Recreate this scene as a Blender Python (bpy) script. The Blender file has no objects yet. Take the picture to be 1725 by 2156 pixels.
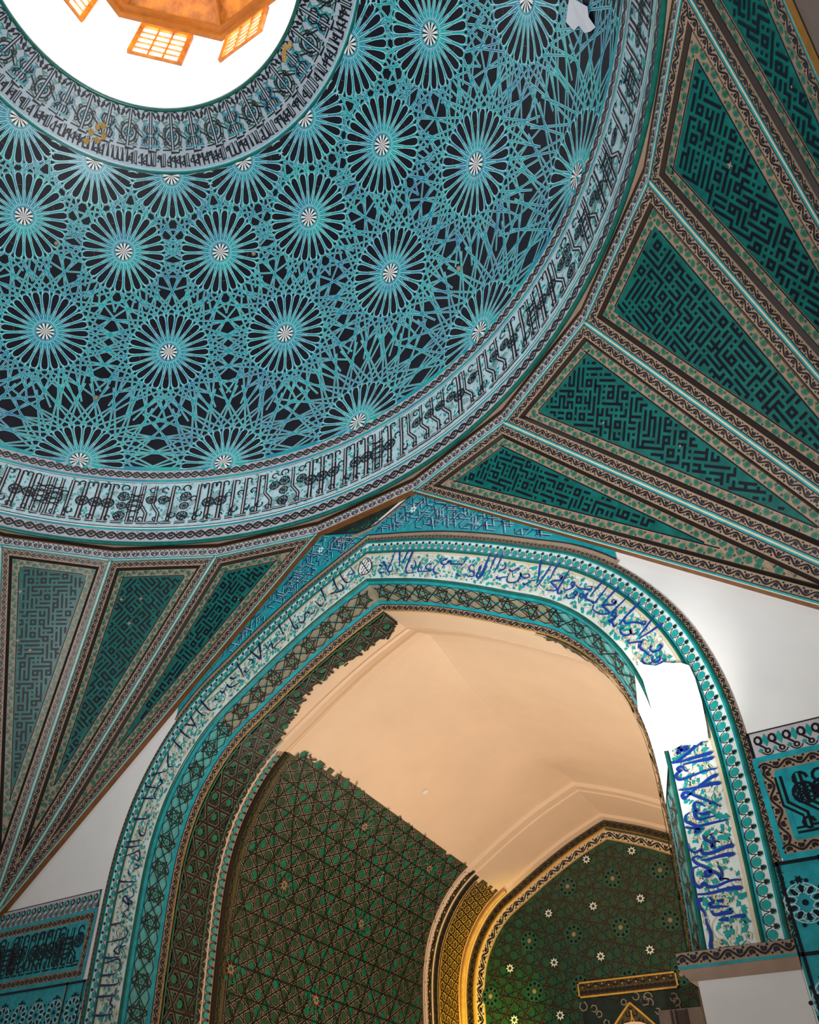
import bpy, math, random
import numpy as np
from mathutils import Matrix, Vector
random.seed(7)
SC = bpy.context.scene
COL = SC.collection
# ---------- camera ----------
CAMR = np.array([[0.8109519, 0.5837816, 0.0394481], [-0.3587239, 0.5493138, -0.7546996], [-0.4622491, 0.5978741, 0.6548834]])
CAMC = (4.9402, -0.8241, 1.6000)
FPX, PX, PY = 1773.23, 722.10, 1121.27
cam = bpy.data.objects.new('camera', bpy.data.cameras.new('camera')); COL.objects.link(cam)
cam.matrix_world = Matrix.Translation(CAMC) @ Matrix([[CAMR[0][i], -CAMR[1][i], -CAMR[2][i]] for i in range(3)]).to_4x4()
cam.data.sensor_fit = 'VERTICAL'; cam.data.sensor_height = 36.0; cam.data.lens = FPX * 36.0 / 2156
cam.data.shift_x = (862.5 - PX) / 2156; cam.data.shift_y = (PY - 1078) / 2156; cam.data.clip_start = .05
SC.camera = cam
SC.view_settings.view_transform = 'Standard'; SC.view_settings.look = 'None'; SC.view_settings.gamma = 1
SC.view_settings.use_curve_mapping = False
SC.view_settings.exposure = 0.22
# ---------- world and lights ----------
wd = bpy.data.worlds.new('world'); SC.world = wd; wd.use_nodes = True
_b = wd.node_tree.nodes['Background']; _b.inputs[0].default_value = (.55, .7, 1, 1); _b.inputs[1].default_value = .25
def lamp(kind, name, loc, aim, energy, color=(1, 1, 1), size=.5, spot=40, blend=.6, sy=None):
    d = bpy.data.lights.new(name, kind); d.energy = energy; d.color = color
    if kind == 'AREA':
        d.size = size
        if sy: d.shape = 'RECTANGLE'; d.size_y = sy
    else: d.shadow_soft_size = size
    if kind == 'SPOT': d.spot_size = math.radians(spot); d.spot_blend = blend
    o = bpy.data.objects.new(name, d); COL.objects.link(o); o.location = loc
    o.rotation_euler = (Vector(aim) - Vector(loc)).to_track_quat('-Z', 'Y').to_euler(); return o
# daylight through the lantern windows that stay out of the picture
for _i, _az in enumerate((42.5, 87.5, 132.5, 177.5, 222.5)):
    _a = math.radians(_az); _d = (math.sin(_a), math.cos(_a))
    lamp('AREA', 'lantern_daylight', (_d[0] * 2.2, _d[1] * 2.2, 18.5), (-_d[0] * 1.2, -_d[1] * 1.2, 16.2), 50, (.93, .97, 1), .9, sy=1.2)
# floodlights standing on the hall floor, tilted up
lamp('SPOT', 'hall_floodlight', (4.9, -4.6, 1.2), (-1.0, 3.0, 12.5), 3300, (.93, .97, 1), .3, 88, .8)
lamp('SPOT', 'hall_floodlight', (-4.6, -4.4, 1.2), (2.2, 4.2, 10.5), 600, (.95, .97, 1), .3, 74, .8)
lamp('AREA', 'hall_floodlight', (1.6, -1.0, .8), (1.8, 4.5, 9.0), 165, (1, .95, .9), .6)
lamp('SPOT', 'dome_floodlight', (.2, -2.2, .9), (-.2, 2.2, 13.2), 1600, (.88, 1, 1), .3, 62, .7)
# spotlights trained on the right of the arch
lamp('SPOT', 'arch_spotlight', (.3, 1.2, 1.4), (2.9, 6.1, 6.2), 900, (.95, 1, 1), .12, 50, .9)
lamp('SPOT', 'arch_spotlight', (1.2, 3.4, 1.8), (3.06, 6.2, 5.25), 900, (1, 1, .97), .05, 20, .6)
# warm lamps inside the iwan
lamp('AREA', 'iwan_warm_lamp', (0, 9.7, .9), (0, 9.6, 8), 205, (1, .82, .66), .9)
lamp('SPOT', 'iwan_yellow_lamp', (-2.0, 12.3, 2.6), (-2.6, 13.5, 4.3), 620, (1, .74, .06), .06, 70, .9)
# ---------- geometry of the hall (metres; hall 12 x 12, iwan wall at y = +YW) ----------
A6 = 6.0; RC = A6 / math.cos(math.pi / 24); Z1 = 9.263; Z0 = 4.75; YW = 6.08; YB = 13.5
DC = 10.5; DR = 5.97; RO = 2.41; RI = 3.28; RD = 5.98; ZD = 9.5
def ringv(k, r=RC):
    th = math.radians(7.5 + 15 * k)
    return (r * math.sin(th), r * math.cos(th))
BASE = [(0, 8.15), (.4, 7.99), (.85, 7.79), (1.4, 7.49), (1.93, 7.16), (2.3, 6.92), (2.6, 6.63), (2.85, 6.27), (3.02, 5.9),
        (3.12, 5.5), (3.16, 5.1), (3.16, 4.6), (3.14, 4.0), (3.11, 3.4), (3.09, 2.5), (3.09, 1.0), (3.09, 0)]
def catmull(p, n=10):
    p = np.array(p, float); q = np.vstack([2 * p[0] - p[1], p, 2 * p[-1] - p[-2]]); out = []
    for i in range(1, len(q) - 2):
        for k in range(n):
            t = k / n
            out.append(.5 * (2 * q[i] + (q[i + 1] - q[i - 1]) * t + (2 * q[i - 1] - 5 * q[i] + 4 * q[i + 1] - q[i + 2]) * t * t
                             + (3 * q[i] - q[i - 1] - 3 * q[i + 1] + q[i + 2]) * t ** 3))
    out.append(q[-2]); return np.array(out)
_B = catmull(BASE)
def half(off, zb=3.42, n=121):
    """right half of the pointed arch (apex -> foot), offset by off from the opening line, cut at z = zb"""
    t = np.gradient(_B, axis=0); t /= np.linalg.norm(t, axis=1)[:, None]
    p = _B + off * np.c_[-t[:, 1], t[:, 0]]
    if off > 0:
        s = p[0] - t[0] * (p[0][0] / t[0][0]); p = np.vstack([s, p])
    elif off < 0:
        i = int(np.argmax(p[:, 0] > 0)); a, b = p[i - 1], p[i]; f = -a[0] / (b[0] - a[0])
        p = np.vstack([a + f * (b - a), p[i:]])
    j = int(np.argmax(p[:, 1] < zb)) if (p[:, 1] < zb).any() else len(p) - 1
    a, b = p[j - 1], p[j]
    if b[1] < zb: b = a + (zb - a[1]) / (b[1] - a[1]) * (b - a)
    p = np.vstack([p[:j], b])
    d = np.r_[0, np.cumsum(np.linalg.norm(np.diff(p, axis=0), axis=1))]
    u = np.linspace(0, d[-1], n)
    return np.c_[np.interp(u, d, p[:, 0]), np.interp(u, d, p[:, 1])]
def dz_vault(y):
    return float(np.interp(y, [6.5, 7.1, 7.42, 7.72, 12.3, 12.62, 13.5], [0, .05, .21, .21, -.13, -.15, -.22]))
def vcurve(y, off=-.19, side=1, zb=3.3, n=121, dz=None):
    p = half(off, zb, n); dz = dz_vault(y) if dz is None else dz
    w = np.clip((p[:, 1] - 5.1) / 2.9, 0, 1)
    return np.c_[side * p[:, 0], np.full(len(p), y), p[:, 1] + dz * w]
# ---------- materials ----------
def lin(hexs):
    c = [int(hexs[i:i + 2], 16) / 255 for i in (1, 3, 5)]
    return tuple((x / 12.92 if x <= .04045 else ((x + .055) / 1.055) ** 2.4) for x in c)
MATS = {}
def mat(name, hexs, rough=.45, var=.25, scale=9, bump=.0, emit=0, spec=.5, hex2=None):
    m = bpy.data.materials.new(name); m.use_nodes = True; nt = m.node_tree; b = nt.nodes['Principled BSDF']
    tc = nt.nodes.new('ShaderNodeTexCoord'); n = nt.nodes.new('ShaderNodeTexNoise'); n.inputs['Scale'].default_value = scale
    n.inputs['Detail'].default_value = 5; n.inputs['Roughness'].default_value = .65
    nt.links.new(tc.outputs['Object'], n.inputs['Vector'])
    r = nt.nodes.new('ShaderNodeValToRGB'); c = lin(hexs); c2 = lin(hex2) if hex2 else c
    r.color_ramp.elements[0].position = .3; r.color_ramp.elements[1].position = .7
    r.color_ramp.elements[0].color = tuple(x * (1 - var) for x in c2) + (1,)
    r.color_ramp.elements[1].color = tuple(min(1, x * (1 + var)) for x in c) + (1,)
    nt.links.new(n.outputs['Fac'], r.inputs[0]); nt.links.new(r.outputs[0], b.inputs['Base Color'])
    b.inputs['Roughness'].default_value = rough; b.inputs['Specular IOR Level'].default_value = spec
    if bump:
        bp = nt.nodes.new('ShaderNodeBump'); bp.inputs['Strength'].default_value = bump; bp.inputs['Distance'].default_value = .02
        nt.links.new(n.outputs['Fac'], bp.inputs['Height']); nt.links.new(bp.outputs[0], b.inputs['Normal'])
    if emit:
        b.inputs['Emission Color'].default_value = c + (1,); b.inputs['Emission Strength'].default_value = emit
    MATS[name] = m; return m
for a in [('night', '#0a0918', .5, .35, 9, 0, 0, .25), ('straw', '#acd6dc', .35, .15), ('star_white', '#ece6e4', .4, .05),
          ('fan_teal', '#075b54', .3, .35), ('ink', '#0a0818', .45, .2, 9, 0, 0, .3), ('umber', '#190d12', .4, .25), ('navy', '#1b1c4c', .35, .3),
          ('cream', '#98806a', .45, .15), ('leaf', '#2f6a55', .35, .3), ('leaf2', '#24584a', .35, .3), ('frieze', '#b6afb3', .4, .15),
          ('pale', '#a5aeb8', .4, .1), ('pale_blue', '#b2cad2', .35, .2), ('aqua', '#1f9490', .3, .3), ('beige', '#cfc0a2', .4, .1),
          ('ivory', '#d6dcd6', .35, .12), ('cobalt', '#173a93', .3, .2), ('moulding_green', '#0e5b50', .25, .3), ('turquoise', '#14909b', .4, .3),
          ('olive', '#4d4629', .45, .3), ('emerald', '#156a4e', .3, .4), ('tile_black', '#0b0a0b', .4, .3), ('field_green', '#22492f', .35, .3),
          ('brick', '#8a3a22', .5, .3), ('band_teal', '#56a09c', .3, .25), ('gold', '#c79a45', .35, .2), ('dark_tile', '#1c2a26', .3, .4), ('leather', '#74461f', .6, .3), ('bevel', '#22130b', .5, .3),
          ('mustard', '#a8741c', .6, .2), ('steel', '#5a5250', .4, .15), ('dark_steel', '#2a2422', .4, .2), ('bracket', '#9a7f6c', .7, .1), ('grout', '#85806a', .5, .2)]:
    mat(*a)
mat('teal', '#12a09a', .35, .2, 1.5, hex2='#157aa8'); mat('plaster', '#e4e0dd', .85, .04, 1.5, .05); mat('vault_plaster', '#e2c6a6', .8, .05, .9, .08); mat('lantern_plaster', '#f2f2f2', .8, .02, 2)
mat('wood', '#d07a10', .5, .25, 4, .05, hex2='#a24e08'); mat('wood_dark', '#a05a08', .5, .2, 5)
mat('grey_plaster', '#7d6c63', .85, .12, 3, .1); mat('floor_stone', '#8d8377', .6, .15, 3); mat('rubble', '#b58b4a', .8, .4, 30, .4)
mat('patch_plaster', '#cfcbd2', .8, .05, 2); mat('sky_pane', '#f4f8ff', .5, .01, 2, emit=4)

# ---------- object helpers ----------
def link(o, parent=None, **kw):
    COL.objects.link(o)
    if parent is not None: o.parent = parent
    for k, v in kw.items(): o[k] = v
    return o
def thing(name, label, cat, loc=(0, 0, 0), group=None):
    o = bpy.data.objects.new(name, None); o.location = loc; o.empty_display_size = .2
    link(o, None, label=label, category=cat)
    if group: o['group'] = group
    return o
def mesh(name, V, F, mats, mi=None, parent=None, smooth=False, **kw):
    me = bpy.data.meshes.new(name); me.from_pydata([tuple(v) for v in V], [], F)
    for m in mats: me.materials.append(MATS[m])
    if mi is not None: me.polygons.foreach_set('material_index', mi)
    if smooth: me.polygons.foreach_set('use_smooth', [True] * len(me.polygons))
    me.update(); o = bpy.data.objects.new(name, me)
    if parent is not None and parent.type == 'EMPTY' or parent is not None:
        l = Vector((0, 0, 0)); p = parent
        while p is not None: l += p.location; p = p.parent
        if l.length > 0: me.transform(Matrix.Translation(-l))
    return link(o, parent, **kw)
class P:
    """flat tile pattern drawn in surface coordinates (s, t) and wrapped on to a surface"""
    def __init__(s, f, keep=None): s.f = f; s.keep = keep; s.v = []; s.F = []; s.m = []; s.ms = []
    def mi(s, m):
        if m not in s.ms: s.ms.append(m)
        return s.ms.index(m)
    def poly(s, pts, m, h=1):
        h += (len(s.F) % 61) * .011; i = len(s.v); s.v += [(a, b, h) for a, b in pts]; s.F.append(tuple(range(i, i + len(pts)))); s.m.append(s.mi(m))
    def rect(s, a0, a1, b0, b1, m, h=0, seg=.15, segt=9):
        n = max(1, int(math.ceil(abs(a1 - a0) / seg))); k = max(1, int(math.ceil(abs(b1 - b0) / segt))); mi = s.mi(m); i0 = len(s.v)
        for i in range(n + 1):
            for j in range(k + 1): s.v.append((a0 + (a1 - a0) * i / n, b0 + (b1 - b0) * j / k, h))
        for i in range(n):
            for j in range(k):
                q = i0 + i * (k + 1) + j; s.F.append((q, q + k + 1, q + k + 2, q + 1)); s.m.append(mi)
    def rib(s, pts, w, m, h=1, closed=False, seg=None):
        pts = [np.array(p, float) for p in pts]
        ws = list(w) if hasattr(w, '__len__') else [w] * len(pts)
        if seg:
            q = [pts[0]]; wq = [ws[0]]
            for i, (a, b) in enumerate(zip(pts, pts[1:])):
                n = max(1, int(math.ceil(np.linalg.norm(b - a) / seg)))
                for k in range(1, n + 1): q.append(a + (b - a) * k / n); wq.append(ws[i] + (ws[i + 1] - ws[i]) * k / n)
            pts, ws = q, wq
        n = len(pts); mi = s.mi(m); i0 = len(s.v); h += (len(s.F) % 61) * .011
        for i in range(n):
            a = pts[i - 1] if (i > 0 or closed) else pts[i]; b = pts[(i + 1) % n] if (i < n - 1 or closed) else pts[i]
            d = b - a; l = math.hypot(*d) or 1e-9; nx, ny = -d[1] / l, d[0] / l; k = ws[i] / 2
            if (0 < i < n - 1) or closed:
                e = pts[i] - a; le = math.hypot(*e) or 1e-9; c = abs((-e[1] * nx + e[0] * ny) / le); k = k / max(c, .5)
            s.v += [(pts[i][0] + nx * k, pts[i][1] + ny * k, h), (pts[i][0] - nx * k, pts[i][1] - ny * k, h)]
        for i in range(n if closed else n - 1):
            j = (i + 1) % n; s.F.append((i0 + 2 * i, i0 + 2 * i + 1, i0 + 2 * j + 1, i0 + 2 * j)); s.m.append(mi)
    def disc(s, x, y, r, m, h=1, n=8, ry=None, rot=0):
        ry = ry or r; c, d = math.cos(rot), math.sin(rot)
        s.poly([(x + c * r * math.cos(k * 2 * math.pi / n) - d * ry * math.sin(k * 2 * math.pi / n),
                 y + d * r * math.cos(k * 2 * math.pi / n) + c * ry * math.sin(k * 2 * math.pi / n)) for k in range(n)], m, h)
    def ring(s, x, y, r, w, m, h=1, n=14, ry=None):
        ry = ry or r; s.rib([(x + r * math.cos(k * 2 * math.pi / n), y + ry * math.sin(k * 2 * math.pi / n)) for k in range(n)], w, m, h, True)
    def star(s, x, y, r, k, m, h=1, inner=.5, rot=0):
        s.poly([(x + r * (1 if i % 2 == 0 else inner) * math.cos(rot + math.pi * i / k), y + r * (1 if i % 2 == 0 else inner) * math.sin(rot + math.pi * i / k)) for i in range(2 * k)], m, h)
    def done(s, name, parent=None, lift=.0022, **kw):
        a = np.array(s.v, float)
        F, m = s.F, s.m
        if s.keep is not None:
            c = np.array([a[list(f), :2].mean(0) for f in F]); ok = s.keep(c[:, 0], c[:, 1])
            F = [f for f, o in zip(F, ok) if o]; m = [q for q, o in zip(m, ok) if o]
        X = s.f(a[:, 0], a[:, 1], a[:, 2] * lift)
        return mesh(name, X, F, s.ms, m, parent, **kw)
def gridsurf(G, toward, su=None, sv=None):
    """G[nu, nv, 3]; returns f(s, t, h) with s, t in metres (0..su, 0..sv) and h lifted towards `toward`"""
    G = np.asarray(G, float); nu, nv = G.shape[:2]
    su = su or float(np.linalg.norm(np.diff(G[:, nv // 2], axis=0), axis=1).sum())
    sv = sv or float(np.linalg.norm(np.diff(G[nu // 2], axis=0), axis=1).sum())
    du = np.gradient(G, axis=0); dv = np.gradient(G, axis=1); N = np.cross(du, dv)
    N /= np.linalg.norm(N, axis=2)[..., None] + 1e-12
    N *= np.sign(((np.array(toward) - G) * N).sum(2))[..., None]
    def f(s, t, h):
        u = np.clip(np.asarray(s) / su, 0, 1) * (nu - 1); v = np.clip(np.asarray(t) / sv, 0, 1) * (nv - 1)
        i = np.minimum(u.astype(int), nu - 2); j = np.minimum(v.astype(int), nv - 2); a = (u - i)[:, None]; b = (v - j)[:, None]
        L = lambda Q: (Q[i, j] * (1 - a) + Q[i + 1, j] * a) * (1 - b) + (Q[i, j + 1] * (1 - a) + Q[i + 1, j + 1] * a) * b
        return L(G) + L(N) * np.asarray(h)[:, None]
    f.su, f.sv = su, sv
    return f
def loft(c0, c1, toward, nv=3):
    return gridsurf(np.stack([c0 + (c1 - c0) * k / (nv - 1) for k in range(nv)], 1), toward)
def planemap(o, e1, e2, n):
    o, e1, e2, n = [np.array(q, float) for q in (o, e1, e2, n)]
    return lambda s, t, h: o + np.outer(s, e1) + np.outer(t, e2) + np.outer(h, n)
def wallmap(y=YW): return planemap((0, y, 0), (1, 0, 0), (0, 0, 1), (0, -1, 0))
def boxv(x0, x1, y0, y1, z0, z1):
    V = [(x, y, z) for x in (x0, x1) for y in (y0, y1) for z in (z0, z1)]
    return V, [(0, 1, 3, 2), (4, 6, 7, 5), (0, 4, 5, 1), (2, 3, 7, 6), (0, 2, 6, 4), (1, 5, 7, 3)]
def box(name, x0, x1, y0, y1, z0, z1, m, parent=None, **kw):
    V, F = boxv(x0, x1, y0, y1, z0, z1); return mesh(name, V, F, [m], None, parent, **kw)
def tube(V, F, pts, r, n=6, closed=False):
    """round bar through 3-D points, appended to V, F"""
    pts = [Vector(p) for p in pts]; m = len(pts); i0 = len(V)
    for i, p in enumerate(pts):
        a = pts[i - 1] if (i or closed) else p; b = pts[(i + 1) % m] if (i < m - 1 or closed) else p
        d = (b - a).normalized(); x = d.orthogonal().normalized() if i == 0 else (x - d * x.dot(d)).normalized(); y = d.cross(x)
        for k in range(n):
            q = p + (x * math.cos(2 * math.pi * k / n) + y * math.sin(2 * math.pi * k / n)) * r; V.append(tuple(q))
    for i in range(m if closed else m - 1):
        j = (i + 1) % m
        for k in range(n): F.append((i0 + i * n + k, i0 + i * n + (k + 1) % n, i0 + j * n + (k + 1) % n, i0 + j * n + k))
# ---------- ornament ----------
def arc(x, y, r, a0, a1, n=6):
    return [(x + r * math.cos(math.radians(a0 + (a1 - a0) * k / n)), y + r * math.sin(math.radians(a0 + (a1 - a0) * k / n))) for k in range(n + 1)]
def scroll(p, L, w, t0=0, dk='umber', ac='navy', per=None, s0=0, h=2):
    """running vine: wave stem, curl and bud in every bend"""
    per = per or w * 2.1; n = max(1, int(round((L) / per))); per = L / n
    pts = [(s0 + L * k / (n * 8), t0 + w * (.5 + .30 * math.sin(2 * math.pi * k / 8))) for k in range(n * 8 + 1)]
    p.rib(pts, w * .18, dk, h)
    for k in range(n):
        for q, (f, sg) in enumerate(((.25, -1), (.75, 1))):
            x = s0 + (k + f) * per; y = t0 + w * (.5 + sg * .12)
            p.rib(arc(x, y, w * .20, sg * 120, sg * 400, 7), w * .13, dk, h)
            p.disc(x, y, w * .13, ac, h + 1, 6); p.disc(x + per * .17, y + sg * w * .24, w * .12, dk, h, 5); p.disc(x - per * .2, y + sg * w * .2, w * .10, dk, h, 5)
def guil(p, L, w, t0=0, dk='umber', s0=0, h=2, ac='umber'):
    n = max(1, int(round(L / (w * 1.5)))); per = L / n
    for ph in (0, math.pi):
        p.rib([(s0 + L * k / (n * 8), t0 + w * (.5 + .3 * math.sin(2 * math.pi * k / 8 + ph))) for k in range(n * 8 + 1)], w * .16, dk, h)
    for k in range(n):
        for f in (.25, .75):
            p.disc(s0 + (k + f) * per, t0 + w * .5, w * .17, dk, h, 6, w * .13); p.rib(arc(s0 + (k + f) * per, t0 + w * .5, w * .2, 20, 200, 4), w * .05, dk, h)
        p.disc(s0 + k * per, t0 + w * .88, w * .06, ac, h, 5); p.disc(s0 + k * per, t0 + w * .12, w * .06, ac, h, 5)
def leafborder(p, L, w, t0=0, s0=0, h=2):
    n = max(1, int(round(L / (w * 1.0)))); per = L / n
    for k in range(n):
        y = t0 + w * (.5 + (.12 if k % 2 else -.12)); x = s0 + (k + .5) * per
        p.disc(x, y, per * .40, 'leaf', h, 7, w * .30, .5 if k % 2 else -.5)
        p.disc(x, y, per * .14, 'leaf2', h + 1, 5)
        p.disc(x + per * .5, t0 + w * (.5 - (.25 if k % 2 else -.25)), per * .16, 'leaf2', h, 5)
    p.rib([(s0 + L * k / (n * 4), t0 + w * (.5 + .3 * math.sin(math.pi * k / 4))) for k in range(n * 4 + 1)], w * .07, 'cream', h + 2)
def circles(p, L, w, t0=0, s0=0, h=2):
    n = max(1, int(round(L / (w * 1.15)))); per = L / n
    for k in range(n):
        x = s0 + (k + .5) * per
        for dx in (-.22, .22):
            p.ring(x + dx * per, t0 + w * .45, w * .17, w * .10, 'umber', h, 8); p.disc(x + dx * per, t0 + w * .45, w * .07, 'umber', h, 5)
        p.disc(x, t0 + w * .78, w * .10, 'umber', h, 6); p.rib(arc(x, t0 + w * .5, w * .42, 200, 340, 5), w * .10, 'umber', h)
        p.disc(x + per * .5, t0 + w * .8, w * .13, 'leaf', h, 5); p.disc(x + per * .5, t0 + w * .15, w * .08, 'umber', h, 4)
def palmette(p, L, w, t0=0, s0=0, h=2):
    n = max(1, int(round(L / (w * .95)))); per = L / n
    for k in range(n):
        x = s0 + (k + .5) * per
        p.disc(x, t0 + w * .36, per * .36, 'aqua', h, 8); p.disc(x + per * .5, t0 + w * .74, per * .22, 'aqua', h, 6)
        p.rib(arc(x, t0 + w * .38, per * .45, 180, 360, 6), w * .06, 'umber', h + 1)
        p.rib([(x + per * .5, t0 + w * .36), (x + per * .5, t0 + w * .62)], w * .07, 'umber', h + 1)
        p.poly([(x + per * .5 - per * .2, t0 + w * .58), (x + per * .5 + per * .2, t0 + w * .58), (x + per * .5 + per * .05, t0 + w * .9), (x + per * .5 - per * .05, t0 + w * .9)], 'umber', h + 2)
def maze(p, inside, bb, cell, m, h=2, rot=0, o=(0, 0), bar=.46):
    """square Kufic labyrinth: hooked bars and little squares on a grid, kept where inside(x, y)"""
    c, s = math.cos(rot), math.sin(rot); x0, x1, y0, y1 = bb
    cx, cy = (x0 + x1) / 2, (y0 + y1) / 2; R = math.hypot(x1 - x0, y1 - y0) / 2; n = int(R / cell) + 1
    T = lambda a, b: (cx + (c * a - s * b) * cell, cy + (s * a + c * b) * cell)
    used = set()
    def seg(i0, j0, i1, j1):
        b = bar / 2; i0, i1 = sorted((i0, i1)); j0, j1 = sorted((j0, j1)); n = max(1, int(round(max(i1 - i0, j1 - j0) * 2)))
        for k in range(n):
            a0, a1 = i0 + (i1 - i0) * k / n, i0 + (i1 - i0) * (k + 1) / n; c0, c1 = j0 + (j1 - j0) * k / n, j0 + (j1 - j0) * (k + 1) / n
            q = [T(a0 - b, c0 - b), T(a1 + b, c0 - b), T(a1 + b, c1 + b), T(a0 - b, c1 + b)]
            if all(inside(*z) for z in q): p.poly(q, m, h)
    cells = [(i, j) for i in range(-n, n) for j in range(-n, n) if inside(*T(i, j))]
    random.shuffle(cells)
    for i, j in cells[:int(len(cells) * .07)]:          # little squares
        if any((i + a, j + b) in used for a in (-1, 0, 1, 2) for b in (-1, 0, 1, 2)): continue
        for a, b, e, g in ((0, 0, 1, 0), (0, 1, 1, 1), (0, 0, 0, 1), (1, 0, 1, 1)): seg(i + a, j + b, i + e, j + g)
        for a in (0, 1):
            for b in (0, 1): used.add((i + a, j + b))
    for i, j in cells:                                   # bars of 2 to 5 cells with hooks
        if (i, j) in used: continue
        d = ((i + 40) // 4 + (j + 40) // 4) % 2 if random.random() < .85 else random.randint(0, 1)
        dx, dy = (1, 0) if d == 0 else (0, 1); k0 = k1 = 0; L = random.randint(2, 5)
        used.add((i, j))
        while k1 - k0 < L - 1 and (i + dx * (k1 + 1), j + dy * (k1 + 1)) not in used: k1 += 1; used.add((i + dx * k1, j + dy * k1))
        while k1 - k0 < L - 1 and (i + dx * (k0 - 1), j + dy * (k0 - 1)) not in used: k0 -= 1; used.add((i + dx * k0, j + dy * k0))
        seg(i + dx * k0, j + dy * k0, i + dx * k1, j + dy * k1)
        r = random.random()
        if k1 > k0 and r < .55:
            k = k1 if r < .28 else k0; s_ = 1 if random.random() < .5 else -1
            seg(i + dx * k, j + dy * k, i + dx * k + dy * s_, j + dy * k + dx * s_)
def kagome(p, inside, bb, d, w, m, h, rots=(0, 60, 120), off=.5, edge=None, ek=2.1):
    x0, x1, y0, y1 = bb; cx, cy = (x0 + x1) / 2, (y0 + y1) / 2; R = math.hypot(x1 - x0, y1 - y0) / 2
    for r in rots:
        a = math.radians(r); c, s = math.cos(a), math.sin(a); n = int(R / d) + 1
        for k in range(-n, n + 1):
            q = (k + off) * d; L = []
            st = d * .5; N = int(2 * R / st)
            for i in range(N + 1):
                u = -R + i * st; pt = (cx + c * u - s * q, cy + s * u + c * q)
                if inside(*pt): L.append(pt)
                else:
                    if len(L) > 1:
                        if edge: p.rib(L, w * ek, edge, h)
                        p.rib(L, w, m, h + 1)
                    L = []
            if len(L) > 1:
                if edge: p.rib(L, w * ek, edge, h)
                p.rib(L, w, m, h + 1)
def hexes(p, inside, bb, d, r, m, h, n=6, jit=0, prob=1, alt=None):
    """one polygon in every hexagon of the matching kagome grid"""
    x0, x1, y0, y1 = bb; cx, cy = (x0 + x1) / 2, (y0 + y1) / 2; R = math.hypot(x1 - x0, y1 - y0) / 2
    a = d * 2 / math.sqrt(3); N = int(R / d) + 2
    for i in range(-N, N + 1):
        for j in range(-N, N + 1):
            x = cx + (i + j * .5) * a; y = cy + j * d
            if inside(x, y) and random.random() < prob: p.disc(x, y, r, m if not alt or random.random() < .6 else alt, h, n, rot=math.pi / 6)
def floral(p, L, w, s0=0, t0=0, h=1, dens=1, vine='beige', leaf='aqua'):
    """ground of spiral tendrils and small turquoise leaves"""
    k = int(L / (w * .8))
    for i in range(k):
        x = s0 + (i + .5) * L / k; y = t0 + w * random.uniform(.4, .6)
        for r in (.16, .26, .36): p.rib(arc(x, y, r * w, random.uniform(0, 360), random.uniform(380, 640), 14), w * .03, vine, h)
    for i in range(int(L * w * 420 * dens)):
        x = s0 + random.uniform(0, L); y = t0 + random.uniform(.06, .94) * w; r = random.uniform(.014, .036); a = random.uniform(0, 6.28)
        p.poly([(x + r * math.cos(a), y + r * math.sin(a)), (x + r * .6 * math.cos(a + 1.3), y + r * .6 * math.sin(a + 1.3)), (x - r * math.cos(a), y - r * math.sin(a)), (x + r * .75 * math.cos(a - 1.2), y + r * .75 * math.sin(a - 1.2))], leaf, h + 1)
    for i in range(int(L * w * 170 * dens)):
        x = s0 + random.uniform(0, L); y = t0 + random.uniform(.06, .94) * w
        p.rib(arc(x, y, random.uniform(.015, .035), random.uniform(0, 360), random.uniform(400, 560), 5), .008, vine, h + 1)
def knot(p, x, y, r, dk, h):
    for a in range(0, 360, 60):
        p.ring(x + .42 * r * math.cos(math.radians(a)), y + .42 * r * math.sin(math.radians(a)), .5 * r, r * .13, dk, h, 9)
    p.ring(x, y, r * .98, r * .13, dk, h, 14)
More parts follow.
